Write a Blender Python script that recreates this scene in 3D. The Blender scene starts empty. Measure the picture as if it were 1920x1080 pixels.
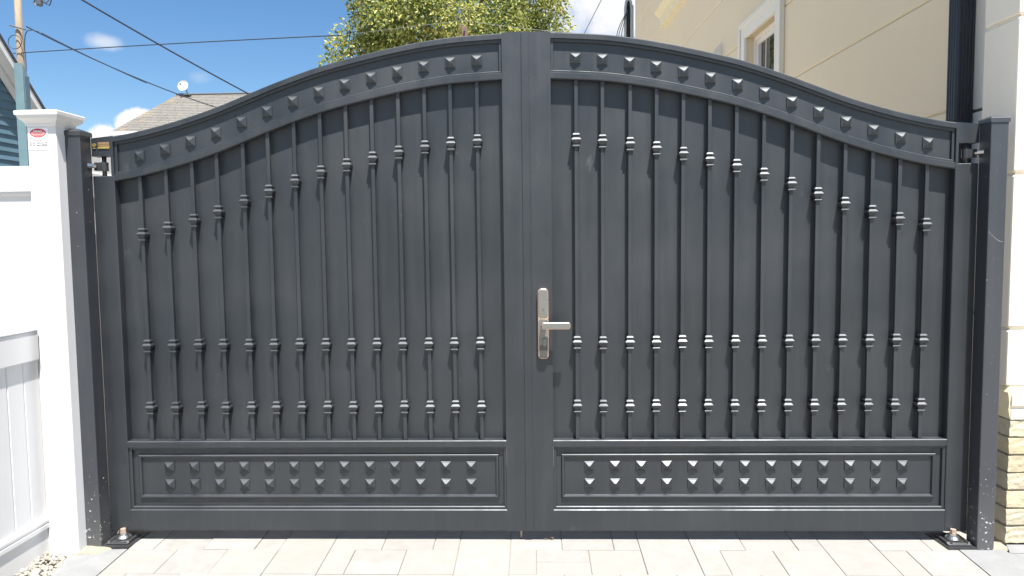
import bpy, bmesh, math, random
from mathutils import Vector, Matrix, noise as mnoise

random.seed(7)
SC = bpy.context.scene
COL = SC.collection
R = math.radians

# ------------------------------------------------------------------ camera
def setup_camera():
    f, px, py, pz = 1335.57, 0.0243, -2.9743, 1.2955
    yaw, pitch, roll = -0.0311, 0.0689, 0.0117
    cy, sy, cp, sp, cr, sr = math.cos(yaw), math.sin(yaw), math.cos(pitch), math.sin(pitch), math.cos(roll), math.sin(roll)
    r = Vector((cy, -sy, 0)); d = -Vector((sy * sp, cy * sp, cp)); fw = Vector((sy * cp, cy * cp, -sp))
    right = r * cr + d * sr; down = d * cr - r * sr
    m = Matrix((right, -down, -fw)).transposed().to_4x4()
    m.translation = (px, py, pz)
    cd = bpy.data.cameras.new('camera'); co = bpy.data.objects.new('camera', cd); COL.objects.link(co)
    co.matrix_world = m
    cd.sensor_fit = 'HORIZONTAL'; cd.sensor_width = 36.0; cd.lens = 36.0 * f / 1920.0
    cd.clip_start = 0.05; cd.clip_end = 2000
    SC.camera = co
setup_camera()

# ------------------------------------------------------------------ light, sky, exposure
SUN_EL, SUN_AZ = 67.0, 158.0          # azimuth clockwise from +Y (the way the camera looks)
SUN_STRENGTH, SKY_STRENGTH, EXPOSURE = 5.0, 0.064, 1.28

def setup_light():
    e, a = R(SUN_EL), R(SUN_AZ)
    to_sun = Vector((math.sin(a) * math.cos(e), math.cos(a) * math.cos(e), math.sin(e)))
    l = bpy.data.lights.new('sun', 'SUN'); o = bpy.data.objects.new('sun', l); COL.objects.link(o)
    l.energy = SUN_STRENGTH; l.angle = R(0.53); l.color = (1.0, 0.965, 0.915)
    o.rotation_euler = to_sun.to_track_quat('Z', 'Y').to_euler(); o.location = (3, -6, 12)
    w = bpy.data.worlds.new('World'); SC.world = w; w.use_nodes = True
    nt = w.node_tree; N = nt.nodes; L = nt.links
    bg = N['Background']; bg.inputs['Strength'].default_value = SKY_STRENGTH
    sky = N.new('ShaderNodeTexSky'); sky.sky_type = 'NISHITA'; sky.sun_disc = False
    sky.sun_elevation = e; sky.sun_rotation = a; sky.altitude = 0
    sky.air_density = 1.0; sky.dust_density = 0.25; sky.ozone_density = 2.5
    tc = N.new('ShaderNodeTexCoord')
    nz = N.new('ShaderNodeTexNoise'); nz.inputs['Scale'].default_value = 26; nz.inputs['Detail'].default_value = 6; nz.inputs['Roughness'].default_value = 0.6
    L.new(tc.outputs['Generated'], nz.inputs['Vector'])
    masks = []
    #  centre direction, half width, half height, softness, opacity, noise weight
    puffs = [((-0.499, 0.834, 0.234), 0.026, 0.0125, 0.75, 0.55, 0.9),
             ((-0.503, 0.858, 0.085), 0.062, 0.058, 0.2, 1.0, 0.7), ((-0.478, 0.866, 0.140), 0.030, 0.026, 0.25, 1.0, 0.8), ((-0.512, 0.848, 0.118), 0.034, 0.024, 0.25, 1.0, 0.8),
             ((-0.412, 0.888, 0.2045), 0.017, 0.010, 0.9, 0.16, 0.9),
             ((0.105, 0.950, 0.305), 0.135, 0.070, 0.7, 0.90, 1.0),
             ((0.02, 0.953, 0.27), 0.10, 0.050, 0.9, 0.55, 1.1),
             ((0.45, 0.80, 0.40), 0.16, 0.060, 0.6, 0.8, 1.0),
             ((0.85, -0.42, 0.30), 0.15, 0.060, 0.5, 0.85, 1.0),
             ((-0.80, -0.45, 0.38), 0.18, 0.070, 0.5, 0.85, 1.0),
             ((0.05, -0.93, 0.32), 0.34, 0.13, 0.6, 0.85, 1.0),  # broad unseen cloud bank behind the camera, added to brighten the gate's sheen
             ((-0.93, 0.25, 0.26), 0.12, 0.050, 0.5, 0.85, 1.0),
             ((-0.86, 0.05, 0.50), 0.26, 0.10, 0.5, 0.85, 1.2),  # clouds from here on lie out of view, added as white fill light
             ((-0.60, 0.35, 0.72), 0.26, 0.12, 0.5, 0.80, 1.3),
             ((-0.88, -0.35, 0.18), 0.22, 0.07, 0.5, 0.85, 1.2),
             ((-0.35, -0.70, 0.60), 0.26, 0.12, 0.5, 0.80, 1.3),
             ((0.30, 0.35, 0.88), 0.22, 0.14, 0.5, 0.75, 1.3)]
    for c, hw, hh, soft, op, nw in puffs:
        s = N.new('ShaderNodeVectorMath'); s.operation = 'SUBTRACT'; s.inputs[1].default_value = c
        L.new(tc.outputs['Generated'], s.inputs[0])
        m = N.new('ShaderNodeVectorMath'); m.operation = 'MULTIPLY'; m.inputs[1].default_value = (1 / hw, 1 / hw, 1 / hh)
        L.new(s.outputs[0], m.inputs[0])
        ln = N.new('ShaderNodeVectorMath'); ln.operation = 'LENGTH'; L.new(m.outputs[0], ln.inputs[0])
        na = N.new('ShaderNodeMath'); na.operation = 'MULTIPLY_ADD'; na.inputs[1].default_value = nw; na.inputs[2].default_value = -0.5 * nw
        L.new(nz.outputs['Fac'], na.inputs[0])
        ad = N.new('ShaderNodeMath'); ad.operation = 'ADD'; L.new(ln.outputs['Value'], ad.inputs[0]); L.new(na.outputs[0], ad.inputs[1])
        mr = N.new('ShaderNodeMapRange'); mr.interpolation_type = 'SMOOTHSTEP'
        mr.inputs['From Min'].default_value = 1.0; mr.inputs['From Max'].default_value = 1.0 - soft
        mr.inputs['To Min'].default_value = 0.0; mr.inputs['To Max'].default_value = op
        L.new(ad.outputs[0], mr.inputs['Value']); masks.append(mr.outputs['Result'])
    acc = masks[0]
    for k in masks[1:]:
        mx = N.new('ShaderNodeMath'); mx.operation = 'MAXIMUM'; L.new(acc, mx.inputs[0]); L.new(k, mx.inputs[1]); acc = mx.outputs[0]
    # a polarised-looking blue: the sky texture raised in saturation everywhere alike
    hs = N.new('ShaderNodeHueSaturation'); hs.inputs['Saturation'].default_value = 1.22; hs.inputs['Value'].default_value = 1.0
    L.new(sky.outputs['Color'], hs.inputs['Color'])
    mix = N.new('ShaderNodeMix'); mix.data_type = 'RGBA'
    L.new(acc, mix.inputs['Factor']); L.new(hs.outputs['Color'], mix.inputs['A']); mix.inputs['B'].default_value = (7.0, 6.9, 6.9, 1)
    L.new(mix.outputs['Result'], bg.inputs['Color'])
    v = SC.view_settings
    SC.display_settings.display_device = 'sRGB'
    v.view_transform = 'Standard'; v.look = 'None'; v.gamma = 1.0; v.use_curve_mapping = False; v.exposure = EXPOSURE
    SC.cycles.max_bounces = 8; SC.cycles.diffuse_bounces = 4; SC.cycles.glossy_bounces = 4
setup_light()

# ------------------------------------------------------------------ helpers
def tag(o, label=None, cat=None, group=None, kind=None):
    if label: o['label'] = label
    if cat: o['category'] = cat
    if group: o['group'] = group
    if kind: o['kind'] = kind
    return o
def thing(name, label, cat, loc=(0, 0, 0), rot=(0, 0, 0), group=None):
    o = bpy.data.objects.new(name, None); COL.objects.link(o)
    o.location = loc; o.rotation_euler = rot; o.empty_display_size = 0.1
    return tag(o, label, cat, group)
def put(name, me, parent=None, loc=(0, 0, 0), rot=(0, 0, 0)):
    o = bpy.data.objects.new(name, me); COL.objects.link(o)
    o.parent = parent; o.location = loc; o.rotation_euler = rot
    return o
def mesh(name, bm, m, smooth=False):
    bmesh.ops.recalc_face_normals(bm, faces=bm.faces)
    me = bpy.data.meshes.new(name); bm.to_mesh(me); bm.free()
    for q in (m if isinstance(m, (list, tuple)) else [m]): me.materials.append(q)
    if smooth:
        for p in me.polygons: p.use_smooth = True
    return me
def obj(name, bm, m, parent=None, smooth=False, loc=(0, 0, 0), rot=(0, 0, 0)):
    return put(name, mesh(name, bm, m, smooth), parent, loc, rot)
def new(): return bmesh.new()
def box(bm, x0, x1, y0, y1, z0, z1, bev=0.0, seg=1):
    x0, x1 = sorted((x0, x1)); y0, y1 = sorted((y0, y1)); z0, z1 = sorted((z0, z1))
    v = [bm.verts.new((x, y, z)) for z in (z0, z1) for y in (y0, y1) for x in (x0, x1)]
    fs = [bm.faces.new([v[i] for i in q]) for q in ((0, 2, 3, 1), (4, 5, 7, 6), (0, 1, 5, 4), (2, 6, 7, 3), (0, 4, 6, 2), (1, 3, 7, 5))]
    if bev > 0:
        es = list({e for f in fs for e in f.edges})
        bmesh.ops.bevel(bm, geom=es, offset=bev, segments=seg, affect='EDGES', profile=0.5)
    return v
def prism(bm, pts, axis, a, b):
    """closed polygon pts swept along an axis from a to b; pts are the two other coordinates in x,y,z order"""
    def mk(p, t):
        return {'x': (t, p[0], p[1]), 'y': (p[0], t, p[1]), 'z': (p[0], p[1], t)}[axis]
    A = [bm.verts.new(mk(p, a)) for p in pts]; B = [bm.verts.new(mk(p, b)) for p in pts]
    n = len(pts)
    for i in range(n): bm.faces.new((A[i], A[(i + 1) % n], B[(i + 1) % n], B[i]))
    bm.faces.new(A); bm.faces.new(B[::-1])
def cyl(bm, p0, p1, r0, r1=None, seg=12, cap=True):
    r1 = r0 if r1 is None else r1
    p0, p1 = Vector(p0), Vector(p1); d = (p1 - p0).normalized()
    u = d.orthogonal().normalized(); w = d.cross(u)
    ra = []; rb = []
    for i in range(seg):
        t = 2 * math.pi * i / seg; k = u * math.cos(t) + w * math.sin(t)
        ra.append(bm.verts.new(p0 + k * r0)); rb.append(bm.verts.new(p1 + k * r1))
    for i in range(seg): bm.faces.new((ra[i], ra[(i + 1) % seg], rb[(i + 1) % seg], rb[i]))
    if cap: bm.faces.new(ra[::-1]); bm.faces.new(rb)
def tube(bm, pts, r, seg=6):
    pts = [Vector(p) for p in pts]; rings = []; u = None
    for i, p in enumerate(pts):
        d = (pts[min(i + 1, len(pts) - 1)] - pts[max(i - 1, 0)]).normalized()
        u = d.orthogonal().normalized() if u is None else (u - d * u.dot(d)).normalized()
        w = d.cross(u)
        rr = r[i] if isinstance(r, (list, tuple)) else r
        rings.append([bm.verts.new(p + (u * math.cos(2 * math.pi * k / seg) + w * math.sin(2 * math.pi * k / seg)) * rr) for k in range(seg)])
    for a, b in zip(rings, rings[1:]):
        for k in range(seg): bm.faces.new((a[k], a[(k + 1) % seg], b[(k + 1) % seg], b[k]))
    bm.faces.new(rings[0][::-1]); bm.faces.new(rings[-1])
def sqlathe(bm, prof, cx=0, cy=0, cz=0):
    """square stack: prof = [(z, half width)]"""
    rings = [[bm.verts.new((cx + sx * h, cy + sy * h, cz + z)) for sx, sy in ((-1, -1), (1, -1), (1, 1), (-1, 1))] for z, h in prof]
    for a, b in zip(rings, rings[1:]):
        for k in range(4): bm.faces.new((a[k], a[(k + 1) % 4], b[(k + 1) % 4], b[k]))
    bm.faces.new(rings[0][::-1]); bm.faces.new(rings[-1])

# ------------------------------------------------------------------ materials
def mat(name, col, rough=0.6, metallic=0.0, spec=0.5, var=0.0, vscale=8.0, bump=0.0, bscale=60.0, rvar=0.0, rand=0.0,
        stain=None, stain_amt=0.0, stain_scale=3.0, stretch=None, coat=0.0, warm=None):
    m = bpy.data.materials.new(name); m.use_nodes = True
    nt = m.node_tree; N = nt.nodes; L = nt.links; b = N['Principled BSDF']
    b.inputs['Roughness'].default_value = rough; b.inputs['Metallic'].default_value = metallic
    b.inputs['Specular IOR Level'].default_value = spec
    if coat: b.inputs['Coat Weight'].default_value = coat; b.inputs['Coat Roughness'].default_value = 0.25
    g = N.new('ShaderNodeNewGeometry'); pos = g.outputs['Position']
    if stretch:
        mp = N.new('ShaderNodeMapping'); mp.inputs['Scale'].default_value = stretch; L.new(pos, mp.inputs['Vector']); pos = mp.outputs['Vector']
    rgb = N.new('ShaderNodeRGB'); rgb.outputs[0].default_value = (*col, 1); out = rgb.outputs[0]
    n1 = N.new('ShaderNodeTexNoise'); n1.inputs['Scale'].default_value = vscale; n1.inputs['Detail'].default_value = 7; n1.inputs['Roughness'].default_value = 0.62
    L.new(pos, n1.inputs['Vector'])
    if var:
        mr = N.new('ShaderNodeMapRange'); mr.inputs['From Min'].default_value = 0.3; mr.inputs['From Max'].default_value = 0.7
        mr.inputs['To Min'].default_value = 1 - var; mr.inputs['To Max'].default_value = 1 + var; L.new(n1.outputs['Fac'], mr.inputs['Value'])
        mm = N.new('ShaderNodeVectorMath'); mm.operation = 'SCALE'; L.new(out, mm.inputs[0]); L.new(mr.outputs['Result'], mm.inputs['Scale']); out = mm.outputs[0]
    if rand:
        oi = N.new('ShaderNodeObjectInfo')
        mr = N.new('ShaderNodeMapRange'); mr.inputs['To Min'].default_value = 1 - rand; mr.inputs['To Max'].default_value = 1 + rand; L.new(oi.outputs['Random'], mr.inputs['Value'])
        mm = N.new('ShaderNodeVectorMath'); mm.operation = 'SCALE'; L.new(out, mm.inputs[0]); L.new(mr.outputs['Result'], mm.inputs['Scale']); out = mm.outputs[0]
        if warm:
            rr = N.new('ShaderNodeMath'); rr.operation = 'MULTIPLY'; rr.inputs[1].default_value = 7.31; L.new(oi.outputs['Random'], rr.inputs[0])
            fr = N.new('ShaderNodeMath'); fr.operation = 'FRACT'; L.new(rr.outputs[0], fr.inputs[0])
            fm = N.new('ShaderNodeMath'); fm.operation = 'MULTIPLY'; fm.inputs[1].default_value = 0.7; L.new(fr.outputs[0], fm.inputs[0])
            mx = N.new('ShaderNodeMix'); mx.data_type = 'RGBA'; L.new(fm.outputs[0], mx.inputs['Factor']); L.new(out, mx.inputs['A']); mx.inputs['B'].default_value = (*warm, 1); out = mx.outputs['Result']
    if stain:
        n2 = N.new('ShaderNodeTexNoise'); n2.inputs['Scale'].default_value = stain_scale; n2.inputs['Detail'].default_value = 9; n2.inputs['Roughness'].default_value = 0.7
        L.new(g.outputs['Position'], n2.inputs['Vector'])
        mr = N.new('ShaderNodeMapRange'); mr.inputs['From Min'].default_value = 0.5; mr.inputs['From Max'].default_value = 0.75; mr.inputs['To Max'].default_value = stain_amt; L.new(n2.outputs['Fac'], mr.inputs['Value'])
        mx = N.new('ShaderNodeMix'); mx.data_type = 'RGBA'; L.new(mr.outputs['Result'], mx.inputs['Factor']); L.new(out, mx.inputs['A']); mx.inputs['B'].default_value = (*stain, 1); out = mx.outputs['Result']
    L.new(out, b.inputs['Base Color'])
    if rvar:
        mr = N.new('ShaderNodeMapRange'); mr.inputs['From Min'].default_value = 0.3; mr.inputs['From Max'].default_value = 0.7
        mr.inputs['To Min'].default_value = rough - rvar; mr.inputs['To Max'].default_value = rough + rvar; L.new(n1.outputs['Fac'], mr.inputs['Value']); L.new(mr.outputs['Result'], b.inputs['Roughness'])
    if bump:
        n3 = N.new('ShaderNodeTexNoise'); n3.inputs['Scale'].default_value = bscale; n3.inputs['Detail'].default_value = 6; L.new(pos, n3.inputs['Vector'])
        bp = N.new('ShaderNodeBump'); bp.inputs['Strength'].default_value = 1.0; bp.inputs['Distance'].default_value = bump; L.new(n3.outputs['Fac'], bp.inputs['Height']); L.new(bp.outputs['Normal'], b.inputs['Normal'])
    m['out'] = 1
    return m

def paint_mat(name, col, rough, chips):
    """satin black powder coat: cloudy sheen, faint vertical wipe marks, dust, and chips"""
    m = bpy.data.materials.new(name); m.use_nodes = True
    nt = m.node_tree; N = nt.nodes; L = nt.links; b = N['Principled BSDF']
    g = N.new('ShaderNodeNewGeometry')
    def nz(scale, det, st=(1, 1, 1), ro=0.6):
        mp = N.new('ShaderNodeMapping'); mp.inputs['Scale'].default_value = st; L.new(g.outputs['Position'], mp.inputs['Vector'])
        n = N.new('ShaderNodeTexNoise'); n.inputs['Scale'].default_value = scale; n.inputs['Detail'].default_value = det; n.inputs['Roughness'].default_value = ro
        L.new(mp.outputs['Vector'], n.inputs['Vector']); return n.outputs['Fac']
    def rng(v, a, b_, c, d):
        q = N.new('ShaderNodeMapRange'); q.inputs['From Min'].default_value = a; q.inputs['From Max'].default_value = b_
        q.inputs['To Min'].default_value = c; q.inputs['To Max'].default_value = d; L.new(v, q.inputs['Value']); return q.outputs['Result']
    def mixc(f, a, bb):
        x = N.new('ShaderNodeMix'); x.data_type = 'RGBA'; L.new(f, x.inputs['Factor']); L.new(a, x.inputs['A']); x.inputs['B'].default_value = (*bb, 1); return x.outputs['Result']
    base = N.new('ShaderNodeRGB'); base.outputs[0].default_value = (*col, 1); out = base.outputs[0]
    cloud = nz(2.2, 5); streak = nz(3.0, 6, (9, 9, 0.5)); fine = nz(30, 8, ro=0.75)
    out = mixc(rng(cloud, 0.42, 0.72, 0, 0.14), out, (0.07, 0.07, 0.072))
    out = mixc(rng(streak, 0.5, 0.8, 0, 0.11), out, (0.10, 0.10, 0.098))
    smudge = nz(9, 9, (1, 1, 0.6), 0.72)
    out = mixc(rng(smudge, 0.64, 0.76, 0, 0.20), out, (0.24, 0.24, 0.23))
    if chips:
        # scraped primer spots, mostly near the foot of the post
        sp = N.new('ShaderNodeSeparateXYZ'); L.new(g.outputs['Position'], sp.inputs[0])
        low = rng(sp.outputs['Z'], 0.02, 0.45, 1, 0)
        th = N.new('ShaderNodeMath'); th.operation = 'MULTIPLY_ADD'; th.inputs[1].default_value = 0.10; L.new(low, th.inputs[0]); L.new(nz(75, 3), th.inputs[2])
        out = mixc(rng(th.outputs[0], 0.735, 0.75, 0, 0.85), out, (0.6, 0.61, 0.62))
        out = mixc(rng(low, 0.4, 1.0, 0, 0.12), out, (0.42, 0.39, 0.34))
    L.new(out, b.inputs['Base Color'])
    sheen = N.new('ShaderNodeMath'); sheen.operation = 'ADD'
    L.new(rng(cloud, 0.3, 0.7, rough - 0.09, rough + 0.09), sheen.inputs[0]); L.new(rng(nz(2.4, 4, (4.5, 4.5, 0.35)), 0.35, 0.65, -0.06, 0.06), sheen.inputs[1])
    L.new(sheen.outputs[0], b.inputs['Roughness'])
    b.inputs['Specular IOR Level'].default_value = 1.0; b.inputs['IOR'].default_value = 1.50; b.inputs['Specular Tint'].default_value = (0.90, 0.96, 1.0, 1)
    bp = N.new('ShaderNodeBump'); bp.inputs['Distance'].default_value = 0.0006; bp.inputs['Strength'].default_value = 0.35
    hm = N.new('ShaderNodeMath'); hm.operation = 'ADD'; L.new(fine, hm.inputs[0]); L.new(nz(4, 2), hm.inputs[1])
    L.new(hm.outputs[0], bp.inputs['Height']); L.new(bp.outputs['Normal'], b.inputs['Normal'])
    return m

GATE = paint_mat('satin black gate paint', (0.0090, 0.0115, 0.0150), 0.50, False)
POST = paint_mat('chipped black post paint', (0.028, 0.030, 0.036), 0.42, True)
VINYL = mat('white vinyl', (0.66, 0.66, 0.655), 0.42, var=0.02, vscale=3, stain=(0.50, 0.48, 0.43), stain_amt=0.12, stain_scale=2.2)
PAVER = mat('pale stone paver', (0.256, 0.246, 0.232), 0.8, var=0.12, vscale=14, bump=0.0012, bscale=45, rand=0.06, warm=(0.255, 0.242, 0.215), stain=(0.30, 0.296, 0.29), stain_amt=0.35, stain_scale=11)
JOINT = mat('joint sand', (0.30, 0.28, 0.25), 0.95, var=0.2, vscale=60)
CONC = mat('grey concrete', (0.205, 0.208, 0.21), 0.85, var=0.12, vscale=9, bump=0.0015, bscale=90, stain=(0.33, 0.315, 0.275), stain_amt=0.5, stain_scale=4)
MORTAR = mat('pale mortar', (0.27, 0.245, 0.19), 0.95, var=0.12, vscale=30, bump=0.004, bscale=60)
BOUNCE = mat('pale bounce concrete', (0.50, 0.465, 0.41), 0.85, var=0.08, vscale=5)  # lightened to bounce more light onto the shaded house wall
GROUND = mat('packed ground', (0.30, 0.28, 0.25), 0.95, var=0.2, vscale=3, bump=0.006, bscale=20)
ASPH = mat('street asphalt', (0.06, 0.06, 0.062), 0.9, var=0.2, vscale=20, bump=0.003, bscale=120)
STONE = mat('gravel stone', (0.30, 0.275, 0.235), 0.85, rand=0.0, var=0.45, vscale=28)
STEEL = mat('zinc steel', (0.55, 0.54, 0.52), 0.32, metallic=1.0, var=0.1, vscale=40)
COPPER = mat('copper coloured bolt', (0.48, 0.36, 0.29), 0.5, metallic=0.4, var=0.15, vscale=80)
BLACKM = mat('black steel hardware', (0.035, 0.037, 0.04), 0.35, var=0.2, vscale=40, spec=0.6)
NICKEL = mat('brushed nickel', (0.25, 0.245, 0.225), 0.45, metallic=0.6, var=0.07, vscale=30, stretch=(1, 1, 8))
DNICK = mat('dark nickel', (0.12, 0.118, 0.11), 0.42, metallic=0.6, var=0.1, vscale=40)
ROSE = mat('rose gold trim', (0.86, 0.60, 0.47), 0.26, metallic=0.85)
GOLD = mat('gold plate', (0.66, 0.48, 0.16), 0.34, metallic=0.75, var=0.15, vscale=60)
STUCCO = mat('beige stucco', (0.86, 0.71, 0.49), 0.9, var=0.025, vscale=1.2, bump=0.0008, bscale=180, stain=(0.83, 0.73, 0.57), stain_amt=0.3, stain_scale=0.8)
GROOVE = mat('tan groove', (0.60, 0.49, 0.31), 0.9)
QUOIN = mat('cream quoin stucco', (0.82, 0.755, 0.63), 0.85, var=0.02, vscale=3, bump=0.0008, bscale=120)
TRIM = mat('cream window trim', (0.88, 0.82, 0.70), 0.7, var=0.02, vscale=4)
SILL = mat('yellowish stone sill', (0.84, 0.73, 0.48), 0.8, var=0.06, vscale=6)
BRICK = mat('cream split brick', (0.50, 0.42, 0.265), 0.9, var=0.14, vscale=22, bump=0.004, bscale=55, rand=0.08, warm=(0.52, 0.47, 0.36))
SPOUT = mat('black aluminium downspout', (0.022, 0.026, 0.034), 0.38, spec=0.5, var=0.15, vscale=20)
PVCW = mat('white window sash', (0.84, 0.79, 0.71), 0.45)
CURT = mat('grey blind', (0.42, 0.41, 0.42), 0.8, var=0.05, vscale=20)
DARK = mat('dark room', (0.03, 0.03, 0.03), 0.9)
def siding_mat():
    return mat('blue grey siding', (0.10, 0.18, 0.235), 0.55, var=0.06, vscale=6, rand=0.05)
SIDING = siding_mat()
BLUEP = mat('blue grey painted wood', (0.16, 0.25, 0.28), 0.6, var=0.08, vscale=8)
BLUED = mat('darker blue grey wood', (0.10, 0.16, 0.20), 0.6, var=0.08, vscale=8)  # backs the siding, and darkens the post's side as painted shade
WHITEP = mat('white trim paint', (0.70, 0.70, 0.68), 0.55, var=0.05, vscale=5)
ROOFD = mat('dark roof edge', (0.05, 0.055, 0.065), 0.8, var=0.2, vscale=10)
SHING = mat('weathered grey shingle', (0.165, 0.152, 0.132), 0.95, var=0.16, vscale=2.5, rand=0.10, warm=(0.16, 0.155, 0.14), bump=0.01, bscale=30)
SHINGW = mat('orange lichen shingle', (0.20, 0.168, 0.125), 0.95, var=0.2, vscale=4)
POLEW = mat('tan pole wood', (0.33, 0.26, 0.18), 0.85, var=0.22, vscale=5, stretch=(6, 6, 0.5), bump=0.004, bscale=30)
BARK = mat('grey brown bark', (0.17, 0.14, 0.11), 0.95, var=0.3, vscale=8, stretch=(4, 4, 0.6), bump=0.01, bscale=20)
BROWNW = mat('brown weathered wood', (0.20, 0.13, 0.10), 0.9, var=0.2, vscale=12)
WIRE = mat('dark cable', (0.022, 0.032, 0.05), 0.6)
WIREL = mat('pale cable', (0.22, 0.23, 0.22), 0.6)
DISHW = mat('grey white dish', (0.66, 0.65, 0.62), 0.5, var=0.05, vscale=6)
DGREY = mat('dark grey metal', (0.10, 0.11, 0.12), 0.5)
LGREY = mat('light grey metal', (0.50, 0.53, 0.54), 0.4, metallic=0.3, var=0.06, vscale=10)
STICK = mat('white sticker vinyl', (0.86, 0.85, 0.85), 0.35)
RED = mat('sticker red', (0.45, 0.03, 0.05), 0.5)
REDL = mat('sticker pale red', (0.80, 0.42, 0.38), 0.5)
INK = mat('sticker ink', (0.10, 0.10, 0.11), 0.6)
INKL = mat('sticker grey ink', (0.35, 0.36, 0.37), 0.6)
def glass_mat():
    m = bpy.data.materials.new('window glass'); m.use_nodes = True
    b = m.node_tree.nodes['Principled BSDF']
    b.inputs['Base Color'].default_value = (0.02, 0.025, 0.025, 1); b.inputs['Roughness'].default_value = 0.03
    b.inputs['Specular IOR Level'].default_value = 0.6; b.inputs['IOR'].default_value = 2.2
    return m
GLASS = glass_mat()
def leaf_mat(name, col, tr):
    m = bpy.data.materials.new(name); m.use_nodes = True
    nt = m.node_tree; N = nt.nodes; L = nt.links; b = N['Principled BSDF']
    b.inputs['Roughness'].default_value = 0.5; b.inputs['Base Color'].default_value = (*col, 1)
    t = N.new('ShaderNodeBsdfTranslucent'); t.inputs['Color'].default_value = (*tr, 1)
    mx = N.new('ShaderNodeMixShader'); mx.inputs[0].default_value = 0.35
    L.new(b.outputs[0], mx.inputs[1]); L.new(t.outputs[0], mx.inputs[2]); L.new(mx.outputs[0], N['Material Output'].inputs['Surface'])
    return m
LEAVES = [leaf_mat('leaf dark green', (0.09, 0.125, 0.04), (0.13, 0.18, 0.04)),
          leaf_mat('leaf mid green', (0.27, 0.31, 0.085), (0.34, 0.40, 0.08)),
          leaf_mat('leaf yellow green', (0.52, 0.51, 0.17), (0.6, 0.58, 0.14)),
          leaf_mat('leaf russet', (0.30, 0.13, 0.06), (0.28, 0.12, 0.05))]

SLOPE = 0.0545                       # the driveway rises towards the gate
def gz(y): return SLOPE * max(-7.5, min(y, 1.5))

def text_obj(name, s, size, m, parent, loc, rot=(R(90), 0, 0), align='CENTER', extrude=0.0004, width=None):
    c = bpy.data.curves.new(name, 'FONT'); c.body = s; c.size = size; c.align_x = align; c.align_y = 'CENTER'; c.extrude = extrude; c.resolution_u = 2
    t = bpy.data.objects.new(name, c); COL.objects.link(t)
    bpy.context.view_layer.update()
    me = bpy.data.meshes.new_from_object(t.evaluated_get(bpy.context.evaluated_depsgraph_get()))
    bpy.data.objects.remove(t); me.materials.clear(); me.materials.append(m)
    if width:
        xs = [v.co.x for v in me.vertices]; k = width / (max(xs) - min(xs))
        for v in me.vertices: v.co.x *= k
    return put(name, me, parent, loc, rot)

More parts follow.
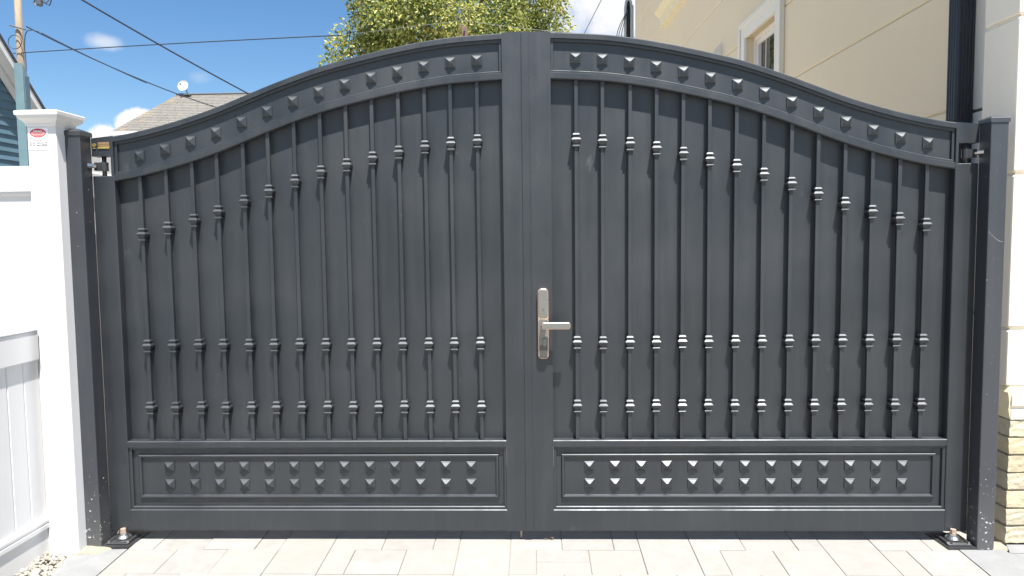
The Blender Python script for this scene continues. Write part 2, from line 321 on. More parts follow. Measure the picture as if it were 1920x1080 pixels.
# ------------------------------------------------------------------ ground
def build_ground():
    bm = new()
    ys = [-400, -60, -20, -7.5, -1, 1.5, 20, 400]; xs = [-400, -30, 0, 30, 400]
    g = [[bm.verts.new((x, y, gz(y) - 0.035)) for x in xs] for y in ys]
    for i in range(len(ys) - 1):
        for j in range(len(xs) - 1): bm.faces.new((g[i][j], g[i][j + 1], g[i + 1][j + 1], g[i + 1][j]))
    tag(obj('ground', bm, GROUND), 'bare packed ground around the houses and driveway', 'ground', kind='structure')
    bm = new(); v = [bm.verts.new(p) for p in ((-200, -16, gz(-9) - 0.02), (200, -16, gz(-9) - 0.02), (200, -8, gz(-9) - 0.02), (-200, -8, gz(-9) - 0.02))]; bm.faces.new(v)
    tag(obj('street', bm, ASPH), 'dark asphalt street at the foot of the driveway', 'street', kind='structure')

    drive = thing('driveway', 'pale stone paver driveway sloping up to the black gate', 'driveway', rot=(math.atan(SLOPE), 0, 0)); drive['kind'] = 'structure'
    bm = new(); box(bm, 0.0225 - 16 * 0.1087, 0.0225 + 16 * 0.1087, -6.5, 1.5, -0.06, -0.0060)
    obj('bedding', bm, JOINT, drive)
    UX, UY, X0, Y0 = 0.1087, 0.0985, 0.0225, 0.0235
    tiles = []
    strip = [(-16, -15), (-15, -13), (-13, -11), (-11, -10), (-8, -6), (-6, -4), (-4, -3), (-1, 1), (1, 3), (3, 4), (6, 8), (8, 10), (10, 11), (13, 15), (15, 16)]
    tiles += [(a, b, -1, 1) for a, b in strip]
    tiles += [(-10, -8, 0, 2), (-10, -8, -3, 0), (-3, -1, -3, 1), (4, 6, -3, 1), (11, 13, 0, 2), (11, 13, -3, 0)]
    tiles += [(a, b, -3, -1) for a, b in ((-16, -14), (-14, -12), (-12, -10), (-8, -7), (-5, -3), (-1, 0), (2, 4), (6, 7), (7, 9), (9, 11), (13, 14))]
    tiles += [(-7, -5, -2, -1), (-7, -5, -3, -2), (0, 2, -2, -1), (0, 2, -3, -2), (14, 16, -2, -1), (14, 16, -3, -2)]
    used = set()
    for a, b, c, d in tiles:
        for i in range(a, b):
            for j in range(c, d): used.add((i, j))
    rnd = random.Random(3)
    near = list(tiles); far = []
    for j in list(range(0, 14)) + list(range(-4, -64, -1)):
        for i in range(-16, 16):
            if (i, j) in used: continue
            step = 1 if j >= 0 else -1
            opts = [(2, 2), (2, 2), (1, 2), (2, 1), (2, 3), (3, 2)]; rnd.shuffle(opts); opts.append((1, 1))
            for w, h in opts:
                cells = [(i + p, j + step * q) for p in range(w) for q in range(h)]
                if all(c not in used and -16 <= c[0] < 16 for c in cells):
                    used.update(cells); js = [c[1] for c in cells]
                    t = (i, i + w, min(js), max(js) + 1)
                    (near if -14 <= j < 4 else far).append(t); break
    cache = {}
    def tile_mesh(w, h):
        if (w, h) not in cache:
            b = new(); hx, hy = w * UX / 2 - 0.0010, h * UY / 2 - 0.0010; e = 0.0016
            lo = [b.verts.new((sx * hx, sy * hy, -0.05)) for sx, sy in ((-1, -1), (1, -1), (1, 1), (-1, 1))]
            mi = [b.verts.new((sx * hx, sy * hy, -e)) for sx, sy in ((-1, -1), (1, -1), (1, 1), (-1, 1))]
            hi = [b.verts.new((sx * (hx - e), sy * (hy - e), 0)) for sx, sy in ((-1, -1), (1, -1), (1, 1), (-1, 1))]
            for p, q in ((lo, mi), (mi, hi)):
                for k in range(4): b.faces.new((p[k], p[(k + 1) % 4], q[(k + 1) % 4], q[k]))
            b.faces.new(hi)
            cache[(w, h)] = mesh('paver', b, PAVER)
        return cache[(w, h)]
    for a, b, c, d in near:
        put('paver', tile_mesh(b - a, d - c), drive, (X0 + (a + b) / 2 * UX, Y0 + (c + d) / 2 * UY, rnd.uniform(-0.0012, 0.0012)),
            (rnd.uniform(-.002, .002), rnd.uniform(-.002, .002), 0))
    bm = new()
    for a, b, c, d in far:
        z = rnd.uniform(-0.001, 0.001)
        box(bm, X0 + a * UX + .0014, X0 + b * UX - .0014, Y0 + c * UY + .0014, Y0 + d * UY - .0014, -0.05, z)
    o = obj('paver_field', bm, PAVER, drive); o['kind'] = 'stuff'

    # grey concrete strips either side, and a rough mortar haunch round each post foot
    def slab(name, pts, z, m, label):
        b = new(); lo = [b.verts.new((x, y, gz(y) - 0.06)) for x, y in pts]; hi = [b.verts.new((x, y, gz(y) + z)) for x, y in pts]
        n = len(pts)
        for i in range(n): b.faces.new((lo[i], lo[(i + 1) % n], hi[(i + 1) % n], hi[i]))
        b.faces.new(hi)
        tag(obj(name, b, m), label, 'pavement', kind='structure')
    xl = 0.0225 - 16 * UX - 0.002; xr = -xl + 0.045
    slab('concrete_apron', [(xl, -0.075), (-1.915, -0.085), (-1.94, -0.115), (-1.895, -0.32), (-1.87, -6.0), (xl, -6.0)], 0.001, CONC, 'grey concrete strip left of the pavers below the white post')
    slab('concrete_apron', [(xr, -0.064), (xr, -0.30), (2.6, -0.34), (2.6, -0.125), (1.952, -0.100), (1.935, -0.064)], 0.001, CONC, 'grey concrete slab right of the pavers by the brick corner')
    slab('concrete_apron', [(1.957, -0.085), (1.95, -0.092), (2.6, -0.118), (2.6, -0.02), (1.985, -0.02)], -0.001, CONC, 'grey slab against the foot of the cream bricks')
    slab('concrete_apron', [(xr, -0.306), (xr, -0.9), (2.6, -0.9), (2.6, -0.346)], 0.0005, CONC, 'grey concrete slab nearest the camera on the right')
    slab('bounce_paving', [(-2.3, 1.52), (1.98, 1.52), (1.75, 13.0), (-2.3, 13.0)], -0.001, BOUNCE, 'unseen pale paving added behind the gate to bounce light onto the beige house')  # paving out of sight, added as a pale reflector for the shaded wall
    rr = random.Random(9)
    def haunch(pts, label):
        b = new(); n = 14; rings = []
        cx, cy, rx, ry = pts
        for q, (k, h) in enumerate(((1.0, -0.012), (0.86, 0.004), (0.6, 0.010), (0.25, 0.013))):
            rings.append([b.verts.new((cx + rx * k * (1 + rr.uniform(-.12, .12)) * math.cos(t), cy + ry * k * (1 + rr.uniform(-.15, .15)) * math.sin(t), gz(cy) + h + rr.uniform(-.002, .002)))
                          for t in [2 * math.pi * i / n for i in range(n)]])
        for A, B in zip(rings, rings[1:]):
            for i in range(n): b.faces.new((A[i], A[(i + 1) % n], B[(i + 1) % n], B[i]))
        b.faces.new(rings[-1])
        tag(obj('mortar_haunch', b, MORTAR, smooth=True), label, 'mortar', kind='structure')
    haunch((-1.878, -0.080, 0.100, 0.055), 'pale mortar smeared round the foot of the left black post')
    haunch((1.895, -0.030, 0.085, 0.050), 'pale mortar smeared round the foot of the right black post')
    # gravel bed between the fence and the concrete strip
    b = new(); rg = random.Random(5)
    for _ in range(900):
        y = -0.10 - 0.9 * rg.random() ** 1.6
        x = rg.uniform(-2.075, -1.885 + 0.03 * rg.random())
        if y > -0.135 and x > -1.94: continue
        if x > -1.955 + (-0.115 - y) * 0.35 and y > -0.32: continue
        r = rg.uniform(0.006, 0.0125)
        mtx = Matrix.Translation((x, y, gz(y) - 0.012 + rg.uniform(0, 0.012))) @ Matrix.Rotation(rg.uniform(0, 6.28), 4, Vector((rg.random(), rg.random(), rg.random() + .1)).normalized()) @ Matrix.Diagonal((r * rg.uniform(.8, 1.5), r, r * rg.uniform(.55, .8), 1))
        bmesh.ops.create_icosphere(b, subdivisions=1, radius=1.0, matrix=mtx)
    tag(obj('gravel', b, STONE, smooth=True), 'pale pebble gravel along the foot of the white fence', 'gravel', kind='stuff')
build_ground()

# ------------------------------------------------------------------ the gate
CPTS = [(0.0, 2.039), (0.10, 2.037), (0.203, 2.0315), (0.312, 2.0245), (0.42, 2.0105), (0.53, 1.992), (0.64, 1.969), (0.75, 1.9435), (0.86, 1.9155), (0.967, 1.881),
        (1.077, 1.842), (1.185, 1.80), (1.294, 1.7585), (1.404, 1.723), (1.5135, 1.6925), (1.6255, 1.666), (1.74, 1.646), (1.84, 1.637)]
def C(x):
    x = abs(x)
    n = len(CPTS)
    def fit(x):
        for i in range(n - 1):
            if x <= CPTS[i + 1][0] or i == n - 2:
                x0, y0 = CPTS[i]; x1, y1 = CPTS[i + 1]
                def sl(j):
                    a, b = CPTS[max(j - 1, 0)], CPTS[min(j + 1, n - 1)]
                    return (b[1] - a[1]) / (b[0] - a[0]) if j > 0 else 0.0
                h = x1 - x0; t = (x - x0) / h
                return (2 * t**3 - 3 * t**2 + 1) * y0 + (t**3 - 2 * t**2 + t) * h * sl(i) + (-2 * t**3 + 3 * t**2) * y1 + (t**3 - t**2) * h * sl(i + 1)
    return sum(fit(abs(x + d)) for d in (-.04, -.02, 0, .02, .04)) / 5.0
def sweep(bm, s, u0, u1, prof, n=56):
    """closed profile [(offset from the arch line, y)] carried along the arch from u0 to u1"""
    rings = []
    for i in range(n + 1):
        u = u0 + (u1 - u0) * i / n; c = C(u)
        rings.append([bm.verts.new((s * u, y, c + v)) for v, y in prof])
    k = len(prof)
    for a, b in zip(rings, rings[1:]):
        for i in range(k): bm.faces.new((a[i], a[(i + 1) % k], b[(i + 1) % k], b[i]))
    bm.faces.new(rings[0]); bm.faces.new(rings[-1][::-1])

TH = 0.050                                     # frame tube depth
A, B = 1.740, 0.100                            # recess edges
OUT = 1.8318                                   # outer edge of a leaf
NZ0, NZ1, NX = 1.580, 1.662, 1.752             # hinge notch
KNOT_PROF = [(-.0300, .0088), (-.0300, .0138), (-.0288, .0150), (-.0240, .0150), (-.0225, .0138), (-.0215, .0108), (-.0150, .0108), (-.0135, .0122), (-.0035, .0182), (-.0015, .0196), (.0012, .0196), (.0030, .0184), (.0095, .0128), (.0105, .0110), (.0150, .0110), (.0162, .0142), (.0172, .0152), (.0205, .0152), (.0222, .0138), (.0265, .0108), (.0265, .0088)]
def knot_mesh():
    b = new(); sqlathe(b, KNOT_PROF); return mesh('knot', b, GATE)
KNOT = knot_mesh()
def stud_mesh():
    b = new(); h = 0.0212
    rings = [[b.verts.new((sx * w, y, sz * w)) for sx, sz in ((-1, -1), (1, -1), (1, 1), (-1, 1))] for w, y in ((h, 0), (h, -.0040), (h - .0018, -.0055), (h - .0035, -.0055), (.0034, -.0168))]
    for a, c in zip(rings, rings[1:]):
        for k in range(4): b.faces.new((a[k], a[(k + 1) % 4], c[(k + 1) % 4], c[k]))
    b.faces.new(rings[-1])
    return mesh('stud', b, GATE)
STUD = stud_mesh()
def hip(bm, s, x0, x1, z0, z1, w, prof):
    """mitred rectangular moulding; prof = [(inset, y)] open strip"""
    loops = []
    for ins, y in prof:
        loops.append([bm.verts.new((s * x, y, z)) for x, z in ((x0 + ins, z0 + ins), (x1 - ins, z0 + ins), (x1 - ins, z1 - ins), (x0 + ins, z1 - ins))])
    for a, b in zip(loops, loops[1:]):
        for k in range(4): bm.faces.new((a[k], a[(k + 1) % 4], b[(k + 1) % 4], b[k]))
BZ0, BZ1, B2 = 0.045, 0.139, 0.002             # bottom rail
LZ1, MZ1 = 0.413, 0.4405                       # top of kick panel, top of mid rail

def gate_leaf(s, label):
    g = thing('gate_leaf', label, 'gate', (s * OUT, 0.025, 0))
    off = (-s * OUT, -0.025, 0)
    def P(name, bm, m=GATE, smooth=False): return obj(name, bm, m, g, smooth, off)
    # outer stile with a through notch for the hinge
    bm = new(); box(bm, s * A, s * OUT, 0, TH, BZ0, NZ0, .0025)
    box(bm, s * A, s * NX, 0, TH, NZ0, NZ1, .0015)
    top = [(s * A, C(A) + .10), (s * OUT, C(OUT) + .10), (s * OUT, NZ1), (s * A, NZ1)]
    prism(bm, [(x, z) for x, z in top], 'y', 0, TH)
    P('outer_stile', bm)
    # lock stile
    in0 = 0.0035 if s < 0 else 0.0015
    bm = new(); n = 6
    pts = [(s * in0, BZ0), (s * B, BZ0)] + [(s * (B + (in0 - B) * i / n), C(B + (in0 - B) * i / n) + .10) for i in range(n + 1)]
    prism(bm, pts, 'y', 0, TH)
    P('lock_stile', bm)
    # arched rails and header
    e = .004
    bm = new(); sweep(bm, s, B, A, [(.0755, .0), (.0985 - e, .0), (.0985, e), (.0985, TH - e), (.0945, TH), (.0755, TH)]); P('top_rail', bm, smooth=False)
    bm = new(); sweep(bm, s, B, A, [(-.062, .0030), (-.0635, .0), (-.0835, .0), (-.0872, .0018), (-.089, .006), (-.089, TH), (-.062, TH)]); P('arched_rail', bm)
    bm = new(); sweep(bm, s, B, A, [(.0635, .0185), (.0635, .0095), (.0655, .0075), (.0755, .0075), (.0755, .030), (.0635, .030)])
    sweep(bm, s, B, A, [(-.062, .0075), (-.0535, .0075), (-.0515, .0095), (-.0515, .030), (-.062, .030)])
    for u0, u1 in ((B, B + .012), (A - .012, A)):
        u = (u0 + u1) / 2
        box(bm, s * u0, s * u1, .0085, .029, C(u) - .0525, C(u) + .0645, .0012)
    P('header_moulding', bm)
    bm = new(); sweep(bm, s, B + .004, A - .004, [(-.058, .0185), (.070, .0185), (.070, .026), (-.058, .026)]); P('header_panel', bm)
    # sheet behind the bars
    bm = new(); n = 40; lo = []; hi = []
    for i in range(n + 1):
        u = B - .01 + (A - B + .02) * i / n
        lo.append(bm.verts.new((s * u, .040, MZ1 - .01))); hi.append(bm.verts.new((s * u, .040, C(u) - .075)))
    for i in range(n): bm.faces.new((lo[i], lo[i + 1], hi[i + 1], hi[i]))
    r = bmesh.ops.extrude_face_region(bm, geom=list(bm.faces)); bmesh.ops.translate(bm, vec=(0, .004, 0), verts=[v for v in r['geom'] if isinstance(v, bmesh.types.BMVert)])
    P('back_panel', bm)
    # mid rail, bottom rail
    bm = new(); prism(bm, [(.0, LZ1), (.0, MZ1 - .003), (.003, MZ1), (TH, MZ1), (TH, LZ1)], 'x', s * B, s * A); P('mid_rail', bm)
    bm = new(); prism(bm, [(.003, BZ0), (.0, BZ0 + .003), (.0, BZ1 - .003), (.003, BZ1), (TH, BZ1), (TH, BZ0)], 'x', s * B, s * A); P('bottom_rail', bm)
    # kick panel with stepped frame and raised ring
    bm = new(); hip(bm, s, B, A, BZ1, LZ1, 0, [(0.0005, .0065), (.0095, .0065), (.0125, .0090), (.0125, .020)]); P('kick_moulding', bm)
    bm = new(); box(bm, s * (B + .003), s * (A - .003), .0185, .026, BZ1 + .003, LZ1 - .003); P('kick_panel', bm)
    bm = new(); hip(bm, s, B + .033, A - .038, BZ1 + .0465, LZ1 - .034, 0, [(0, .0185), (.0015, .011), (.004, .008), (.0085, .0075), (.0125, .0095), (.0155, .0185)]); P('raised_ring', bm)
    # bars and their knots
    for i in range(14):
        u = .203 + .1102 * i; jx = random.uniform(-.0012, .0012)
        ztop = C(u) - .0865
        bm = new(); box(bm, -.0078, .0078, -.0078, .0078, MZ1 - .002, ztop, .001)
        bar = obj('bar', bm, GATE, g, False, (off[0] + s * u + jx, off[1] + .0190, 0), (0, random.uniform(-.0010, .0010), 0))
        for z in (C(u) - .330, .857, .586): put('knot', KNOT, bar, (0, 0, z + random.uniform(-.0012, .0012)), (0, 0, random.uniform(-.03, .03)))
        put('stud', STUD, g, (off[0] + s * u, off[1] + .0186, C(u) + random.uniform(-.0008, .0008)), (0, random.uniform(-.04, .04), 0))
    for i in range(13):
        u = .2525 + .1096 * i
        for z in (.3245, .2480):
            put('stud', STUD, g, (off[0] + s * u, off[1] + .0186, z), (0, random.uniform(-.04, .04), 0))
    return g, off, P

LG, loff, LP = gate_leaf(-1, 'left leaf of the black metal gate, with the gold maker badge')
RG, roff, RP = gate_leaf(1, 'right leaf of the black metal gate, with the lever handle')

def gate_fittings():
    # cover strip welded on the right leaf
    bm = new(); box(bm, -.0200, .0118, -.0040, -.0004, .047, C(0) + .0985, .0008); RP('cover_strip', bm)
    bm = new(); rr = random.Random(2)
    for z in (.19, .34, .62, .80, 1.20, 1.32, 1.58, 1.72, 1.86, 1.96):
        bmesh.ops.create_icosphere(bm, subdivisions=1, radius=1, matrix=Matrix.Translation((.0125, -.0008, z)) @ Matrix.Diagonal((.0016, .0016, rr.uniform(.006, .013), 1)))
    RP('weld_bead', bm, smooth=True)
    # drop bolt
    bm = new(); cyl(bm, (-.041, .030, -.004), (-.041, .030, .06), .0048, seg=10); LP('drop_bolt', bm, COPPER, True)
    # lever handle
    cx = .061
    def rounded(w, h, r, n=6):
        pts = []
        for qx, qz, a0 in ((w - r, h - r, 0), (-(w - r), h - r, 90), (-(w - r), -(h - r), 180), (w - r, -(h - r), 270)):
            for k in range(n + 1):
                a = R(a0 + 90 * k / n); pts.append((qx + r * math.cos(a), qz + r * math.sin(a)))
        return pts
    def rprism(bm, w, h, r, x, z, y0, y1, ch=.002):
        lay = [(y1, 0), (y0 + ch, 0), (y0, ch)]
        rings = []
        for y, i in lay: rings.append([bm.verts.new((x + p[0], y, z + p[1])) for p in rounded(w - i, h - i, max(r - i, .001))])
        n = len(rings[0])
        for a, b in zip(rings, rings[1:]):
            for k in range(n): bm.faces.new((a[k], a[(k + 1) % n], b[(k + 1) % n], b[k]))
        bm.faces.new(rings[0][::-1]); bm.faces.new(rings[-1])
    bm = new(); rprism(bm, .0222, .1475, .016, cx, .9405, -.022, -.0005); plate = RP('handle_plate', bm, ROSE, False); plate['label'] = 'nickel handle plate with a rose gold rim'
    def HP(name, bm, m, smooth=False): return obj(name, bm, m, plate, smooth)
    bm = new(); rprism(bm, .0192, .0595, .0145, cx, 1.0255, -.0265, -.0200); HP('upper_cover', bm, NICKEL)
    bm = new(); rprism(bm, .0192, .083, .013, cx, .8790, -.0245, -.0200, .001); HP('lower_cover', bm, NICKEL)
    bm = new(); rprism(bm, .0150, .0260, .006, cx, .8250, -.0262, -.0240, .001); HP('key_cover', bm, DNICK)
    bm = new(); rprism(bm, .0072, .0175, .0068, cx + .004, .8640, -.034, -.0240, .002); HP('thumb_turn', bm, NICKEL)
    bm = new(); box(bm, cx - .013, cx + .013, -.0269, -.0263, .9853, .9862)
    for a in (35, -35):
        c, s_ = math.cos(R(a)), math.sin(R(a)); zc = 1.000
        v = [bm.verts.new((cx + p * s_ + q * c, -.0268, zc + p * c - q * s_)) for p, q in ((-.0085, -.0007), (.0085, -.0007), (.0085, .0007), (-.0085, .0007))]
        bm.faces.new(v)
    HP('engraved_mark', bm, DNICK)
    bm = new(); cyl(bm, (cx + .002, -.020, .936), (cx + .002, -.052, .936), .0125, seg=16); HP('lever_neck', bm, NICKEL, True)
    bm = new(); rprism(bm, .0585, .0142, .0085, cx + .0525, .9360, -.0625, -.0490, .0012); lever = HP('lever', bm, ROSE)
    bm = new(); rprism(bm, .0562, .0117, .0070, cx + .0525, .9360, -.0642, -.0600, .001); obj('lever_face', bm, NICKEL, lever)
    # gold maker badge: round emblem and lettering on a bar
    bm = new(); bz = 1.708
    box(bm, -1.8020, -1.7530, -.0040, -.0003, bz - .0145, bz - .0085, .0008)
    box(bm, -1.8010, -1.7540, -.0022, -.0003, bz - .0085, bz + .0125, .0005)
    prism(bm, [(-1.8240, bz - .0145), (-1.8115, bz - .0145), (-1.8125, bz - .0100), (-1.8230, bz - .0100)], 'y', -.0036, -.0003)
    prism(bm, [(-1.8270, bz + .0005), (-1.8225, bz - .0020), (-1.8225, bz + .0030)], 'y', -.003, -.0003)
    prism(bm, [(-1.8085, bz + .0005), (-1.8130, bz - .0020), (-1.8130, bz + .0030)], 'y', -.003, -.0003)
    nn = 12
    for k in range(nn):
        a0, a1 = 2 * math.pi * k / nn, 2 * math.pi * (k + 1) / nn
        q = [bm.verts.new((-1.8177 + r * math.cos(a), y, bz + .0008 + r * math.sin(a))) for r, y in ((.0078, -.0008), (.0078, -.0036), (.0052, -.0036)) for a in (a0, a1)]
        bm.faces.new((q[0], q[1], q[3], q[2])); bm.faces.new((q[2], q[3], q[5], q[4]))
    cyl(bm, (-1.8177, -.0003, bz + .0008), (-1.8177, -.0020, bz + .0008), .0055, seg=12)
    cyl(bm, (-1.8177, -.0019, bz + .0008), (-1.8177, -.0036, bz + .0008), .0030, seg=8)
    badge = LP('maker_badge', bm, GOLD); badge['label'] = 'gold relief maker badge with emblem and lettering'
    bm = new()
    for k in range(4):
        x = -1.7965 + .0122 * k
        prism(bm, [(x - .0042, bz - .0035), (x - .0022, bz - .0035), (x + .0010, bz + .0115), (x - .0008, bz + .0115)], 'y', -.0042, -.0020)
        prism(bm, [(x + .0042, bz - .0035), (x + .0024, bz - .0035), (x - .0002, bz + .0040), (x + .0012, bz + .0055)], 'y', -.0042, -.0020)
        box(bm, x - .0046, x + .0046, -.0042, -.0020, bz + .0046, bz + .0062)
    obj('lettering', bm, GOLD, badge)
    bm = new(); box(bm, -1.8005, -1.7545, -.00245, -.0021, bz - .0055, bz + .0122); obj('badge_ground', bm, BROWNW, badge)
gate_fittings()

def gate_post(s, ztop, label):
    xi, xo = 1.8325, 1.9015
    p = thing('gate_post', label, 'post', (s * 1.867, -.035, 0), group='black steel gate posts')
    off = (-s * 1.867, .035, 0)
    bm = new(); box(bm, s * xi, s * xo, -.072, .003, -.04, ztop - .022, .004, 2); obj('shaft', bm, POST, p, False, off)
    bm = new(); e = .0035
    prof = [(-.0, e), (.017, e), (.020, e - .003), (.030, -.022)]
    cx, hy = s * (xi + xo) / 2, .0375; hx = (xo - xi) / 2
    rings = [[bm.verts.new((cx + sx * (hx + q), -.0345 + sy * (hy + q), ztop - .026 + z)) for sx, sy in ((-1, -1), (1, -1), (1, 1), (-1, 1))] for z, q in prof]
    for a, b in zip(rings, rings[1:]):
        for k in range(4): bm.faces.new((a[k], a[(k + 1) % 4], b[(k + 1) % 4], b[k]))
    bm.faces.new(rings[-1]); bm.faces.new(rings[0][::-1])
    bmesh.ops.bevel(bm, geom=[e_ for e_ in bm.edges if e_.calc_face_angle(0) > .5], offset=.0022, segments=2, affect='EDGES')
    obj('post_cap', bm, POST, p, False, off)
    # adjustable hinge: threaded eye bolt from the post to a barrel inside the notch
    hz, hx_, hy_ = 1.620, 1.790, .018
    bm = new(); cyl(bm, (s * hx_, hy_, hz - .018), (s * hx_, hy_, hz + .018), .0165, seg=16)
    prism(bm, [(hy_ - .014, hz - .017), (hy_ + .012, hz - .017), (hy_ + .012, hz + .017), (hy_ - .014, hz + .017)], 'x', s * hx_, s * (xi - .006))
    h = obj('hinge_eye', bm, BLACKM, p, False, off)
    bm = new(); cyl(bm, (s * hx_, hy_, NZ0 - .004), (s * hx_, hy_, NZ1 + .004), .0095, seg=12); obj('hinge_pin', bm, BLACKM, p, True, off)
    bm = new()
    cyl(bm, (s * 1.818, -.001, hz), (s * 1.818, -.006, hz), .0085, seg=6); cyl(bm, (s * 1.818, -.006, hz), (s * 1.818, -.010, hz), .0055, seg=8)
    cyl(bm, (s * 1.836, -.030, hz + .002), (s * 1.822, -.012, hz + .002), .010, seg=6); cyl(bm, (s * 1.822, -.012, hz + .002), (s * 1.816, -.004, hz), .007, seg=8)
    obj('hinge_nut', bm, STEEL, p, False, off)
    return p
gate_post(-1, 1.766, 'black steel gate post beside the white vinyl post')
rpost = gate_post(1, 1.758, 'black steel gate post in front of the cream house corner')
def scratch():
    bm = new(); rr = random.Random(6)
    for k in range(15):
        t = k / 14; x = 1.838 + .052 * t; z = 1.300 - .040 * math.sin(t * 1.4)
        bmesh.ops.create_icosphere(bm, subdivisions=1, radius=1, matrix=Matrix.Translation((x - 1.867, -.0722 + .035, z)) @ Matrix.Diagonal((rr.uniform(.0009, .0018), .0004, rr.uniform(.0007, .0014), 1)))
    obj('paint_scratch', bm, LGREY, rpost)
scratch()

def pivot(s, label):
    p = thing('pivot_hinge', label, 'hinge', (s * 1.770, .0, 0), group='floor pivots under the gate')
    def Q(name, bm, m, smooth=False): return obj(name, bm, m, p, smooth)
    bm = new(); prism(bm, [(s * .062 if False else -.062 * -s, -.070), (-.050 * s, -.070), (-.068 * s, .078), (.062 * s, .078)], 'z', -.010, .0075); Q('base_plate', bm, BLACKM)
    bm = new(); box(bm, -.046 * s, .050 * s, -.060, .045, .0078, .0150, .002); Q('slide_plate', bm, BLACKM)
    bm = new()
    for x in (-.040 * s, .044 * s):
        box(bm, x - .006, x + .006, -.050, .035, .0153, .0205, .002)
    box(bm, -.030 * s, .034 * s, -.058, -.048, .0153, .0190, .002)
    Q('slide_rail', bm, BLACKM)
    bm = new(); cyl(bm, (0, -.012, .0153), (0, -.012, .024), .030, .031, seg=20); cyl(bm, (0, -.012, .0243), (0, -.012, .034), .029, .022, seg=20); Q('bearing_cup', bm, STEEL, False)
    bm = new(); cyl(bm, (0, -.012, .0343), (0, -.012, .0420), .016, .016, seg=18); Q('washer', bm, STEEL)
    bm = new(); cyl(bm, (0, -.012, .0423), (0, -.012, .0600), .0120, seg=6); Q('bolt_head', bm, COPPER)
    bm = new()
    for sx in (-1, 1): cyl(bm, (sx * .041, -.052, .0150), (sx * .041, -.052, .0235), .0058, seg=6)
    Q('bolt', bm, STEEL)
def twig():
    bm = new(); y = .018
    tube(bm, [(.055, y - .006, gz(y) + .003), (.075, y, gz(y) + .005), (.088, y + .004, gz(y) + .009), (.100, y - .002, gz(y) + .004)], [.0012, .0018, .0024, .001], 6)
    tube(bm, [(.080, y + .001, gz(y) + .006), (.090, y - .008, gz(y) + .012), (.098, y - .010, gz(y) + .010)], .0014, 5)
    tag(obj('dry_twig', bm, BROWNW), 'small dry twig lying in the gate shadow right of the drop bolt', 'twig')
twig()
pivot(-1, 'floor pivot with copper coloured bolt at the foot of the left leaf')
pivot(1, 'floor pivot with copper coloured bolt at the foot of the right leaf')

